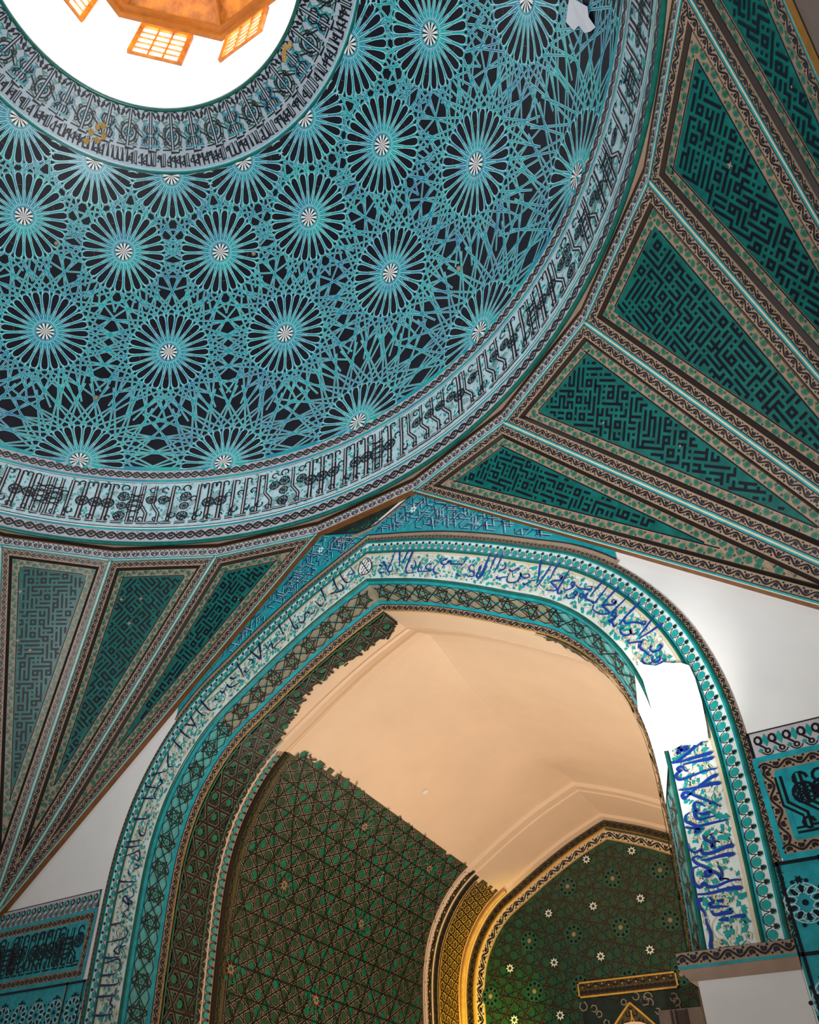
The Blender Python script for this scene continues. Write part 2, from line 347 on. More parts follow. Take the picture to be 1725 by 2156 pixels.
def kufic(p, s0, s1, t0, H, dk='ink', pale='pale', h=3, per=.27):
    """tall plaited Kufic: paired shafts, knots, curled heads, low letters"""
    x = s0; i = 0
    def bar(pts, w=.078):
        p.rib(pts, w, dk, h, seg=.2); p.rib(pts, w * .34, pale, h + 1, seg=.2)
    while x < s1 - .1:
        k = random.choice((0, 0, 1, 2, 2, 3, 3, 4)); d = per * random.uniform(.75, 1.1); c = x + d / 2
        y = lambda f: t0 + H * f
        if k == 0:
            bar([(c, y(.06)), (c, y(.95))]); p.rib(arc(c - .06, y(.9), .05, 0, 230, 6), .022, dk, h); p.rib(arc(c + .06, y(.9), .05, 180, -50, 6), .022, dk, h)
            knot(p, c, y(.5), .10, dk, h + 2)
        elif k == 1:
            bar([(c - .06, y(.08)), (c - .06, y(.94))], .055); bar([(c + .06, y(.08)), (c + .06, y(.94))], .055)
            for f in (.30, .42, .54, .66):
                p.rib([(c - .10, y(f)), (c + .10, y(f + .08))], .020, dk, h + 2); p.rib([(c + .10, y(f)), (c - .10, y(f + .08))], .020, dk, h + 2)
            p.ring(c, y(.48), .12, .02, dk, h + 2, 12)
        elif k == 2:
            bar([(c, y(.1)), (c, y(.95))], .06); p.rib(arc(c + .05, y(.88), .045, 180, -60, 6), .02, dk, h)
            p.rib(arc(c + .05, y(.25), .055, 90, 400, 8), .022, dk, h + 1); p.rib(arc(c - .07, y(.62), .05, -60, 250, 8), .022, dk, h + 1)
        elif k == 3:
            bar([(c - .09, y(.95)), (c - .09, y(.5)), (c + .02, y(.3)), (c + .02, y(.08)), (c + .13, y(.08))], .055); knot(p, c + .06, y(.62), .085, dk, h + 2)
            p.rib(arc(c + .06, y(.85), .05, 0, 300, 8), .02, dk, h)
        else:
            knot(p, c, y(.68), .09, dk, h); knot(p, c, y(.46), .075, dk, h); knot(p, c, y(.22), .09, dk, h); p.rib(arc(c, y(.88), .06, -40, 240, 8), .024, dk, h)
        bar([(c - d * .45, y(.07)), (c + d * .3, y(.07))], .05)
        p.rib(arc(c + random.uniform(-.05, .05), y(.16), .04, 0, 300, 7), .02, dk, h + 1)
        x += d; i += 1
# ======================= setting =======================
def struct(name, o): o['kind'] = 'structure'; return o
struct('floor', box('floor', -7, 7, -6.4, 16, -.3, 0, 'floor_stone'))
struct('w', box('wall_west', -6.4, -6, -6.4, YW, 0, 9.9, 'plaster'))
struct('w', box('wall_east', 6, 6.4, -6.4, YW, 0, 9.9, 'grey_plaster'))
struct('w', box('wall_south', -6.4, 6.4, -6.4, -6, 0, 9.9, 'plaster'))
# wall with the iwan opening
V, F = [], []
hh = half(.30, 0, 100)
for sd in (1, -1):
    for yy in (YW, YW + .42):
        i0 = len(V)
        V += [(sd * x, yy, z) for x, z in hh] + [(sd * 6.4, yy, z) for x, z in hh]
        n = len(hh); F += [(i0 + k, i0 + k + 1, i0 + n + k + 1, i0 + n + k) for k in range(n - 1)]
        i1 = len(V); V += [(0, yy, hh[0][1]), (sd * 6.4, yy, hh[0][1]), (sd * 6.4, yy, 9.9), (0, yy, 9.9)]; F.append((i1, i1 + 1, i1 + 2, i1 + 3))
    n = len(hh); i0 = len(V) - 2 * (2 * n + 4)
    F += [(i0 + k, i0 + k + 1, i0 + 2 * n + 4 + k + 1, i0 + 2 * n + 4 + k) for k in range(n - 1)]
struct('w', mesh('wall_north', V, F, ['plaster']))
# flat slab over the rear corners and ring bed above the walls
V, F = [], []
N = 48
for zz in (9.50, 9.75):
    for k in range(N):
        a = 2 * math.pi * k / N; c, s = math.sin(a), math.cos(a); q = 6.4 / max(abs(c), abs(s)); V += [(RD * c, RD * s, zz), (q * c, q * s, zz)]
for k in range(N):
    j = (k + 1) % N
    for z_ in (0, 2 * N): F.append((z_ + 2 * k, z_ + 2 * k + 1, z_ + 2 * j + 1, z_ + 2 * j))
struct('c', mesh('ceiling', V, F, ['bracket']))
# ======================= dome =======================
dome = thing('dome', 'big turquoise mosaic dome covered in white centred sunburst medallions, round opening at its top', 'dome', (0, 0, ZD))
V, F = [], []
prof = [(RD, ZD), (RD, 10.0), (RD, DC)]
pa0, pa1 = math.acos(0.0), math.asin(RO / DR)
prof += [(DR * math.sin(a), DC + DR * math.cos(a)) for a in np.linspace(math.pi / 2, pa1, 34)][1:]
prof += [(r + .3 * (r / DR), z + .3) for r, z in reversed(prof)]
N = 160; M = len(prof)
for k in range(N):
    a = 2 * math.pi * k / N; V += [(r * math.sin(a), r * math.cos(a), z) for r, z in prof]
for k in range(N):
    for i in range(M):
        j = (i + 1) % M; q = (k + 1) % N; F.append((k * M + i, k * M + j, q * M + j, q * M + i))
mesh('dome_shell', V, F, ['night'], None, dome)
ROWS = [('T', math.asin(RI / DR) + .004, 11.25), ('A', math.asin(4.316 / DR), 0.), ('B', math.asin(5.306 / DR), 11.25), ('C', math.acos((11.1 - DC) / DR), 0.)]
AZ0 = -1.0; RHO = .68
def dirv(pol, az): return np.array([math.sin(pol) * math.sin(az), math.sin(pol) * math.cos(az), math.cos(pol)])
ZLO, TLO = 11.0, math.asin(RI / DR)
def expmap(pol):
    n = dirv(pol, 0); e2 = np.array([0, math.cos(pol), -math.sin(pol)]); e1 = np.array([1., 0, 0])
    def f(s, t, h):
        rho = np.hypot(s, t); k = np.where(rho > 1e-9, np.sin(rho / DR) / np.maximum(rho, 1e-9), 1 / DR)
        d = np.cos(rho / DR)[:, None] * n + np.outer(s * k, e1) + np.outer(t * k, e2)
        return d * (DR - np.asarray(h))[:, None] + np.array([0, 0, DC])
    def keep(s, t):
        p = f(s, t, 0 * s); return (p[:, 2] > ZLO) & (np.hypot(p[:, 0], p[:, 1]) > RI)
    return f, keep
def medallion_meshes(pol):
    f, keep = expmap(pol); p = P(f, keep); q = P(f, keep); n = 24; pa = lambda r, a: (r * math.cos(a), r * math.sin(a))
    st = 2 * math.pi / n
    for k in range(n):                      # turquoise ground, one wedge per ray
        a = k * st
        for r0, r1 in ((0.05, .2), (.2, .36), (.36, .52), (.52, .64)): p.poly([pa(r0, a - st / 2), pa(r1, a - st / 2), pa(r1, a + st / 2), pa(r0, a + st / 2)], 'teal', 3)
        p.poly([pa(.64, a - st / 2), pa(.64, a + st / 2), pa(.725, a + st * .30), pa(.725, a - st * .30)], 'teal', 3)
    for k in range(n):
        a = k * st
        def cell(g, m, h):
            r0, r1, r2, r3 = .27 - 2.2 * g, .47, .635, .69 + g
            w1, w2, w3 = .040 + g, .057 + g, .026 + g * .7
            T = lambda r, w: (r * math.cos(a) - w * math.sin(a), r * math.sin(a) + w * math.cos(a))
            p.poly([T(r0, 0), T(r1, w1), T(r1, -w1)], m, h); p.poly([T(r1, w1), T(r2, w2), T(r2, -w2), T(r1, -w1)], m, h)
            p.poly([T(r2, w2), T(r3, w3), T(r3, -w3), T(r2, -w2)], m, h)
        cell(.010, 'straw', 4); cell(0, 'night', 5)
        b = a + st / 2
        p.rib([pa(.17, b), pa(.30, b), pa(.42, b)], [.012, .012, .012], 'straw', 4)
        p.poly([pa(.20, b - .035), pa(.29, b), pa(.20, b + .035), pa(.17, b)], 'night', 4)
        p.poly([pa(.17, a - .05), pa(.24, a), pa(.17, a + .05)], 'straw', 5)
        if k % 5 == 1: p.rib([pa(.5, a - st * .3), pa(.5, a + st * .3)], .006, 'leather', 6)
        for sg in (-1, 1): p.rib([pa(.58, b + sg * .03), pa(.73, b + sg * .055)], .012, 'straw', 6)
    for k in range(12):
        a = k * st * 2
        q.poly([(0, 0), pa(.115, a - st * .62), pa(.16, a - st * .35), pa(.13, a), pa(.16, a + st * .35), pa(.115, a + st * .62)], 'star_white', 6)
        b = a + st; q.poly([pa(.03, b), pa(.125, b - .11), pa(.14, b), pa(.125, b + .11)], 'ink', 7)
    return p, q
cents = []
NET = {'T': [(34, .42, 1)], 'A': [(34, .50, 1), (62, .4, 0)], 'B': [(32, .85, 1), (60, .65, 1)], 'C': [(30, 1.25, 1), (55, 1.1, 1)]}
for nm, pol, off in ROWS:
    p, q = medallion_meshes(pol); m0 = r0 = None
    for k in range(16):
        az = math.radians(AZ0 + off + 22.5 * k); cents.append((dirv(pol, az), nm, az))
        R = Matrix.Rotation(-az, 4, 'Z')
        if m0 is None:
            m0 = p.done('medallion', None, .0028); r0 = q.done('rosette', None, .0028)
            for me in (m0.data, r0.data): me.transform(Matrix.Translation((0, 0, -ZD)))
            m, r = m0, r0
        else:
            m = m0.copy(); r = r0.copy(); COL.objects.link(m); COL.objects.link(r)
        m.parent = dome; r.parent = m; m.rotation_euler = (0, 0, -az)
CD = np.array([c[0] for c in cents])
# strapwork net: two straps leave every ray tip and run on until they meet another medallion
V, F, MI = [], [], []
def gstrap(pts, w, mi, h):
    i0 = len(V); pts = np.array(pts); n = len(pts)
    for i in range(n):
        t = pts[min(i + 1, n - 1)] - pts[max(i - 1, 0)]; nn = pts[i]; b = np.cross(nn, t); b /= np.linalg.norm(b)
        c = nn * (DR - h) + np.array([0, 0, DC]); V.append(c + b * w / 2); V.append(c - b * w / 2)
    for i in range(n - 1): F.append((i0 + 2 * i, i0 + 2 * i + 1, i0 + 2 * i + 3, i0 + 2 * i + 2)); MI.append(mi)
for ci, (n, nm, az) in enumerate(cents):
    pol = math.acos(n[2]); e2 = np.array([math.cos(pol) * math.sin(az), math.cos(pol) * math.cos(az), -math.sin(pol)]); e1 = np.cross(n, e2); e1 = -e1 if e1 @ np.array([math.cos(az), -math.sin(az), 0]) < 0 else e1
    for k in range(24):
        a = k * 2 * math.pi / 24
        for sg in (-1, 1):
            a2 = a + sg * .045
            tip = n * math.cos(.69 / DR) + (e1 * math.cos(a2) + e2 * math.sin(a2)) * math.sin(.69 / DR)
            rad = (e1 * math.cos(a2) + e2 * math.sin(a2)); rad = rad - tip * (rad @ tip); rad /= np.linalg.norm(rad)
            tg = np.cross(tip, rad)
            for th, Lm in [(math.radians(t_), l_) for t_, l_, o_ in NET[nm] if o_ or k % 2 == 0]:
                d = rad * math.cos(th) + tg * math.sin(th) * sg; pts = []
                for u in np.arange(0, Lm, .085):
                    q = tip * math.cos(u / DR) + d * math.sin(u / DR)
                    z = DC + DR * q[2]; rr = DR * math.hypot(q[0], q[1])
                    if z < ZLO - .02 or rr < RI - .02: break
                    dd = CD @ q; dd[ci] = 0
                    pts.append(q)
                    if dd.max() > math.cos(.66 / DR): break
                if len(pts) > 1: gstrap(pts, .030, 0, .002 + .00003 * (len(F) % 61)); gstrap(pts, .017, 1, .0045 + .00003 * (len(F) % 61))
mesh('strapwork', V, F, ['straw', 'teal'], MI, dome)
# inscription round the opening
apo = DR * (math.asin(RI / DR) - pa1); rm = 2.86
def omap(s, t, h):
    pol = pa1 + np.asarray(t) / DR; az = np.asarray(s) / rm; r = DR - np.asarray(h)
    return np.c_[r * np.sin(pol) * np.sin(az), r * np.sin(pol) * np.cos(az), DC + r * np.cos(pol)]
p = P(omap); C_ = 2 * math.pi * rm; n = 48; w = C_ / n
p.rect(0, C_, 0, apo, 'pale', 2, .12, .2)
p.rect(0, C_, 0, .035, 'umber', 3, .12); p.rect(0, C_, apo - .045, apo, 'teal', 3, .12); p.rect(0, C_, apo - .06, apo - .045, 'straw', 4, .12)
H = apo - .05
for k in range(n):
    x = (k + .5) * w; y = lambda f: H * f
    p.rib([(x, y(.05)), (x, y(.66))], .060, 'ink', 5); p.rib([(x, y(.05)), (x, y(.66))], .020, 'pale', 6)
    for sg in (-1, 1):
        p.rib([(x + sg * .035, y(.07)), (x + sg * .09, y(.16)), (x + sg * .12, y(.10)), (x + sg * .17, y(.20))], .034, 'ink', 5)
        p.rib([(x + sg * .05, y(.05)), (x + sg * .12, y(.06)), (x + sg * .17, y(.13))], .02, 'ink', 5)
        p.rib([(x + sg * .06, y(.20)), (x + sg * .15, y(.22)), (x + sg * .09, y(.28)), (x + sg * .15, y(.40)), (x + sg * .10, y(.50)), (x + sg * .15, y(.62)), (x + sg * .06, y(.62))], .020, 'leaf2', 4); p.disc(x + sg * .10, y(.24), .022, 'teal', 4, 5)
        p.ring(x + sg * .12, y(.33), .026, .018, 'ink', 5, 8); p.ring(x + sg * .12, y(.55), .026, .018, 'ink', 5, 8)
    if k % 2:
        p.ring(x, y(.44), .125, .026, 'ink', 6, 16, .15); p.ring(x, y(.44), .165, .022, 'leaf2', 4, 16, .20); p.ring(x, y(.44), .08, .014, 'ink', 7, 12)
        for a in range(6): p.disc(x + .055 * math.cos(a * 1.047), y(.44) + .055 * math.sin(a * 1.047), .022, 'turquoise', 7, 6); p.ring(x + .055 * math.cos(a * 1.047), y(.44) + .055 * math.sin(a * 1.047), .03, .009, 'ink', 8, 8)
    else:
        for g, m in ((.05, 'ink'), (.09, 'ink'), (.125, 'teal')):
            p.rib([(x - g, y(.27)), (x + g, y(.27)), (x + g + .02, y(.36)), (x + .02 + g * .4, y(.44)), (x + g + .02, y(.52)), (x + g, y(.61)), (x - g, y(.61)), (x - g - .02, y(.52)), (x - .02 - g * .4, y(.44)), (x - g - .02, y(.36))], .021, m, 6, True)
        p.disc(x, y(.44), .06, 'teal', 8, 6, .03); p.ring(x, y(.44), .06, .01, 'ink', 9, 6, .03)
    p.rib([(x + .05, y(.34)), (x + w - .06, y(.55))], .026, 'ink', 5); p.rib([(x + .09, y(.30)), (x + w - .03, y(.52))], .018, 'leaf2', 4)
    p.rib([(x - w * .45, y(.66)), (x - .03, y(.66)), (x - .03, y(.70)), (x + .1, y(.70)), (x + .1, y(.66)), (x + w * .4, y(.66))], .022, 'ink', 5)
    for i in range(5):
        xx = x - w / 2 + (i + .5) * w / 5; q = random.random()
        if q < .38: p.rib([(xx, y(.72)), (xx + random.choice((0, 0, .03)), y(.93)), (xx + random.choice((-.03, .03)), y(.93))], .044, 'ink', 5); p.rib([(xx, y(.73)), (xx, y(.92))], .014, 'pale', 6)
        else: p.rib(arc(xx, y(random.uniform(.78, .9)), .030, random.uniform(0, 360), random.uniform(500, 640), 6), .022, 'ink', 5); p.rib([(xx - .03, y(random.uniform(.76, .9))), (xx + .02, y(.75)), (xx + .03, y(.95))], .022, 'ink', 5)
    for i in range(9): p.disc(x + random.uniform(-.5, .5) * w, y(random.uniform(.08, .95)), random.uniform(.012, .022), 'teal', 3, 4)
p.done('opening_inscription', dome, .0024, label='pale band of black knotted script round the opening')
# damage: bare ochre plaster flakes on the opening band, grey repair in the field
for nm_, cs in (('plaster_loss', [(-59, .50), (-57, .45), (-60.5, .62), (-58, .7), (-56.5, .6), (-61, .78)]), ('plaster_loss', [(18, .14), (20, .12), (21.5, .15), (17, .2)])):
    p = P(omap)
    for az, fr in cs:
        x = math.radians(az) * rm; t = fr * apo
        p.poly([(x + random.uniform(.03, .07) * math.cos(a), t + random.uniform(.03, .07) * math.sin(a)) for a in np.linspace(0, 5.6, 9)], 'rubble', 12)
    p.done(nm_, dome, .0024, label='ochre patch of lost glaze')
# drum inscription
def drummap(s, t, h):
    az = np.asarray(s) / RD; z = np.asarray(t); r = np.where(z > DC, np.sqrt(np.maximum(DR ** 2 - (z - DC) ** 2, 1)), RD) - np.asarray(h)
    return np.c_[r * np.sin(az), r * np.cos(az), z]
C_ = 2 * math.pi * RD
p = P(drummap); Z = [(9.5, 9.565, 'teal'), (9.565, 9.77, 'frieze'), (9.77, 9.81, 'teal'), (9.81, 9.835, 'ivory'), (9.835, 9.85, 'ink'), (9.85, 10.75, 'pale_blue'), (10.75, 10.762, 'ink'), (10.762, 10.775, 'ivory'), (10.775, 10.825, 'teal'), (10.825, 11.01, 'frieze'), (11.01, 11.09, 'teal')]
for a, b, m in Z: p.rect(0, C_, a, b, m, 3, .2, .18)
guil(p, C_, .20, 9.568, 'umber', 0, 4); guil(p, C_, .18, 10.827, 'umber', 0, 4)
L0, L1 = math.radians(-100) * RD, math.radians(85) * RD
for i in range(2300):
    x = random.uniform(L0, L1); z = random.uniform(9.9, 10.72); r = random.uniform(.018, .04); a = random.uniform(0, 6.28)
    p.poly([(x + r * math.cos(a), z + r * math.sin(a)), (x + r * .6 * math.cos(a + 1.3), z + r * .6 * math.sin(a + 1.3)), (x - r * math.cos(a), z - r * math.sin(a)), (x + r * .75 * math.cos(a - 1.2), z + r * .75 * math.sin(a - 1.2))], 'aqua', 4)
for i in range(120):
    x = random.uniform(L0, L1); z = random.uniform(10.0, 10.6); b = random.choice((0, 90, 200))
    for r in (.05, .07, .09, .11, .13): p.rib(arc(x, z, r, b, b + 110, 6), .007, 'leaf2', 4)
kufic(p, L0, L1, 9.87, .86, 'ink', 'frieze', 6, .22)
p.done('drum_inscription', dome, .0022, label='pale band of tall black plaited Kufic script round the dome foot')
V, F = [], []
tube(V, F, [((RD - .005) * math.sin(a), (RD - .005) * math.cos(a), 9.515) for a in np.linspace(0, 2 * math.pi, 161)[:-1]], .028, 8, True)
tube(V, F, [(3.27 * math.sin(a), 3.27 * math.cos(a), DC + math.sqrt(DR ** 2 - 3.27 ** 2) - .01) for a in np.linspace(0, 2 * math.pi, 121)[:-1]], .02, 6, True)
mesh('edge_moulding', V, F, ['moulding_green'], None, dome, True)
V, F = [], []
tube(V, F, [((RO + .01) * math.sin(a), (RO + .01) * math.cos(a), DC + math.sqrt(DR ** 2 - RO ** 2) - .01) for a in np.linspace(0, 2 * math.pi, 121)[:-1]], .035, 6, True)
mesh('opening_rim', V, F, ['moulding_green'], None, dome, True)
f, _ = expmap(math.radians(76)); p = P(f)
p.poly([(-.16, -.42), (.10, -.42), (.13, .05), (.05, .12), (.02, .34), (-.06, .22), (-.12, .08), (-.10, -.1), (-.18, -.2)], 'patch_plaster', 14)
o = p.done('plaster_patch', dome, .0028, label='flat grey plaster repair'); o.data.transform(Matrix.Translation((0, 0, 0))); o.rotation_euler = (0, 0, -math.radians(57.2))
for uvz in [(-3.863, 2.195, 14.488), (-1.209, 4.255, 14.509), (-4.088, 3.944, 12.337), (2.085, 5.269, 12.38)]:
    n = np.array(uvz) - np.array([0, 0, DC]); n /= np.linalg.norm(n); V, F = [], []
    q = Vector(n).to_track_quat('Z', 'Y').to_matrix()
    for i, (r, h) in enumerate(((.042, 0), (.042, .015), (.03, .035), (.012, .045))):
        for k in range(10): V.append(Vector(n * DR) + Vector((0, 0, DC)) + q @ Vector((r * math.cos(k * .628), r * math.sin(k * .628), -h)))
    for i in range(3):
        for k in range(10): F.append((i * 10 + k, i * 10 + (k + 1) % 10, i * 10 + 10 + (k + 1) % 10, i * 10 + 10 + k))
    F.append(tuple(range(30, 40)))
    mesh('boss', V, F, ['cream'], None, dome, True)
# ======================= lantern =======================
lan = thing('lantern', 'bright white eight sided lantern above the dome opening, roofed with orange timber', 'lantern', (0, 0, 15.96))
LA = 2.38; LR = LA / math.cos(math.pi / 8); VAZ = [math.radians(-70 + 45 * k) for k in range(8)]
V, F = [], []; N = 64
def octr(a):
    d = (math.degrees(a) + 70) % 45 - 22.5; return LA / math.cos(math.radians(d))
lev = [(15.955, 0), (16.3, .5), (16.8, 1), (19.45, 1)]
for off in (0, .3):
    for z, b in lev:
        for k in range(N):
            a = math.radians(-70 + 360 * k / N); r = (1 - b) * 2.43 + b * octr(a) + off; V.append((r * math.sin(a), r * math.cos(a), z))
for o_ in (0, 4):
    for i in range(3):
        for k in range(N): F.append(((o_ + i) * N + k, (o_ + i) * N + (k + 1) % N, (o_ + i + 1) * N + (k + 1) % N, (o_ + i + 1) * N + k))
mesh('white_wall', V, F, ['lantern_plaster'], None, lan)
V, F = [], []
for k in range(8):
    a, b = VAZ[k], VAZ[(k + 1) % 8]; i = len(V)
    V += [(LR * 1.1 * math.sin(a), LR * 1.1 * math.cos(a), 19.53), (LR * 1.1 * math.sin(b), LR * 1.1 * math.cos(b), 19.53), (0, 0, 20.7), (0, 0, 20.9)]
    F += [(i, i + 1, i + 2)]
mesh('boarded_ceiling', V, F, ['wood'], None, lan)
V, F = [], []
for k in range(8):
    a, b = VAZ[k], VAZ[(k + 1) % 8]; pa_, pb_ = np.array([math.sin(a), math.cos(a)]), np.array([math.sin(b), math.cos(b)])
    for (r0, r1, z0, z1) in ((LR + .02, LR - .10, 19.36, 19.46), (LR - .04, LR - .22, 19.46, 19.55), (LR * .72, LR * .68, 19.78, 19.84), (LR * .45, LR * .42, 20.09, 20.14)):
        i = len(V)
        for q in (pa_, pb_):
            for r, z in ((r0, z0), (r1, z0), (r1, z1), (r0, z1)): V.append((q[0] * r, q[1] * r, z))
        F += [(i + j, i + (j + 1) % 4, i + 4 + (j + 1) % 4, i + 4 + j) for j in range(4)]
mesh('cornice', V, F, ['wood_dark'], None, lan)
for k in range(8):
    a = VAZ[k]; V, F = [], []; tube(V, F, [(LR * .98 * math.sin(a), LR * .98 * math.cos(a), 19.5), (.05 * math.sin(a), .05 * math.cos(a), 20.62)], .05, 5)
    mesh('hip_rafter', V, F, ['wood_dark'], None, lan)
def lwin(az, c0, z0, z1, hw, label):
    a = math.radians(az); n = Vector((math.sin(a), math.cos(a), 0)); t = Vector((math.cos(a), -math.sin(a), 0))
    org = n * LA + t * c0
    def pt(x, d, z): return tuple(org + t * x - n * d + Vector((0, 0, z)))
    def bx(x0, x1, d0, d1, za, zb, V, F):
        i = len(V); V += [pt(x, d, z) for x in (x0, x1) for d in (d0, d1) for z in (za, zb)]
        F += [tuple(i + q for q in f) for f in [(0, 1, 3, 2), (4, 6, 7, 5), (0, 4, 5, 1), (2, 3, 7, 6), (0, 2, 6, 4), (1, 5, 7, 3)]]
    w = thing('lantern_window', label, 'window', pt(0, .03, z0))
    V, F = [], []; bx(-hw, -hw + .09, .005, .07, z0, z1, V, F); bx(hw - .09, hw, .005, .07, z0, z1, V, F); bx(-hw + .09, hw - .09, .005, .07, z1 - .12, z1, V, F); bx(-hw + .09, hw - .09, .005, .05, z0, z0 + .04, V, F)
    mesh('frame', V, F, ['wood'], None, w)
    V, F = [], []; bx(-hw + .09, hw - .09, .008, .014, z0 + .04, z1 - .12, V, F); mesh('pane', V, F, ['sky_pane'], None, w)
    for i in (1, 2):
        V, F = [], []; x = -hw + .09 + (2 * hw - .18) * i / 3; bx(x - .018, x + .018, .014, .05, z0 + .04, z1 - .12, V, F); mesh('glazing_bar', V, F, ['wood'], None, w)
    for i in (1, 2, 3, 4):
        V, F = [], []; z = z0 + .04 + (z1 - z0 - .16) * i / 5; bx(-hw + .09, hw - .09, .014, .044, z - .015, z + .015, V, F); mesh('glazing_bar', V, F, ['wood'], None, w)
lwin(-47.5, -.03, 17.84, 19.2, .49, 'orange framed lattice window of the lantern seen whole under the timber ceiling')
lwin(-2.5, -.30, 18.0, 19.2, .49, 'orange framed lantern window on the right, seen obliquely beside the timber ceiling corner')
lwin(-92.5, .03, 17.84, 19.2, .49, 'orange framed lantern window on the left, cut by the top edge of the photo')
# ======================= polygonal frieze and pendentives =======================
CEN = np.array([0, 0, 7.5])
def tri_frame(A, B):
    A, B = np.array(A, float), np.array(B, float); e1 = (B - A) / np.linalg.norm(B - A); return A, e1
fz = thing('frieze', 'narrow many sided frieze of paired black circles between dome foot and triangle fans', 'frieze', (0, 0, 9.27))
ZF = 9.435
for k in range(24):
    a, b = ringv(k - .0), ringv(k + 1)
    A = np.array([a[0], a[1], Z1]); B = np.array([b[0], b[1], Z1]); L = np.linalg.norm(B - A); e1 = (B - A) / L; n = np.array([-(A + B)[0], -(A + B)[1], 0]); n /= np.linalg.norm(n)
    f = planemap(A, e1, (0, 0, 1), n); p = P(f); H = ZF - Z1
    p.rect(0, L, 0, H, 'frieze', 0, 9); p.rect(0, L, 0, .022, 'turquoise', 1, 9); p.rect(0, L, .022, .034, 'frieze', 2, 9); p.rect(0, L, H - .018, H, 'leather', 1, 9)
    if k < 8 or k > 16: circles(p, L, .125, .035)
    p.done('frieze_panel', fz, .0025)
V, F = [], []
for k in range(24):
    a, b = ringv(k), ringv(k + 1); i = len(V)
    V += [(a[0], a[1], ZF), (b[0], b[1], ZF), (b[0], b[1], 9.5), (a[0], a[1], 9.5), (a[0] * 1.02, a[1] * 1.02, ZF - .1), (b[0] * 1.02, b[1] * 1.02, ZF - .1)]; F += [(i, i + 1, i + 2, i + 3), (i, i + 1, i + 5, i + 4)]
mesh('ledge', V, F, ['bevel'], None, fz)  # shadow of the gap under the dome foot is put into this dark colour
def inset(T, d):
    """offset the three edges of a 2-D triangle inwards by d"""
    n = len(T); L = []
    c = np.mean(T, axis=0)
    for i in range(n):
        a, b = np.array(T[i]), np.array(T[(i + 1) % n]); t = (b - a) / np.linalg.norm(b - a); nn = np.array([-t[1], t[0]]); nn = nn if (c - a) @ nn > 0 else -nn
        L.append((a + nn * d, t))
    out = []
    for i in range(n):
        (p, r), (q, s) = L[i - 1], L[i]; M_ = np.array([r, -s]).T; x = np.linalg.solve(M_, q - p); out.append(p + r * x[0])
    return out
def edge_strip(f, T, d0, w, draw, ground, hoff=0.):
    """run an ornament strip of width w inside the triangle T along its three edges, mitred"""
    T0 = inset(T, d0); pats = []
    for i in range(3):
        a, b = np.array(T0[i]), np.array(T0[(i + 1) % 3]); c = np.array(T0[(i + 2) % 3]); L = np.linalg.norm(b - a); t = (b - a) / L; nn = np.array([-t[1], t[0]]); nn = nn if (c - a) @ nn > 0 else -nn
        def half_angle(p, q, r):
            u, v = (q - p) / np.linalg.norm(q - p), (r - p) / np.linalg.norm(r - p); return math.acos(np.clip(u @ v, -1, 1)) / 2
        ta, tb = math.tan(half_angle(a, b, c)), math.tan(half_angle(b, a, c))
        keep = lambda s, v, ta=ta, tb=tb, L=L: (s > v / ta) & (s < L - v / tb)
        g = lambda s, v, h, a=a, t=t, nn=nn: f(a[0] + s * t[0] + v * nn[0], a[1] + s * t[1] + v * nn[1], h + hoff)
        p = P(g, keep); draw(p, L, w); pats.append(p)
    return pats, T0, inset(T, d0 + w)
def merge(pats):
    X, F, m, ms = [], [], [], []
    for s in pats:
        a = np.array(s.v, float)
        if not len(a): continue
        c = np.array([a[list(q), :2].mean(0) for q in s.F]); ok = s.keep(c[:, 0], c[:, 1]) if s.keep else np.ones(len(c), bool)
        Y = s.f(a[:, 0], a[:, 1], a[:, 2] * .0025); i0 = len(X); X += [tuple(q) for q in Y]
        for q, k, o in zip(s.F, s.m, ok):
            if o:
                F.append(tuple(i0 + z for z in q)); nm = s.ms[k]
                if nm not in ms: ms.append(nm)
                m.append(ms.index(nm))
    return X, F, m, ms
def ringfaces(f, To, Ti, ho, hi):
    a = np.array(To + Ti); X = f(a[:, 0], a[:, 1], np.array([ho] * 3 + [hi] * 3)); return [tuple(q) for q in X], [(i, (i + 1) % 3, 3 + (i + 1) % 3, 3 + i) for i in range(3)]
def inside_tri(T):
    T = [np.array(q) for q in T]; c = sum(T) / 3; E = []
    for i in range(3):
        a, b = T[i], T[(i + 1) % 3]; n = np.array([-(b - a)[1], (b - a)[0]]); n = n if (c - a) @ n > 0 else -n; E.append((a[0], a[1], n[0], n[1]))
    return lambda x, y: all((x - e[0]) * e[2] + (y - e[1]) * e[3] > 0 for e in E)
ORD = ['first from the arch side', 'second from the arch side', 'middle one of the five', 'fourth from the arch side', 'last one, farthest from the arch']
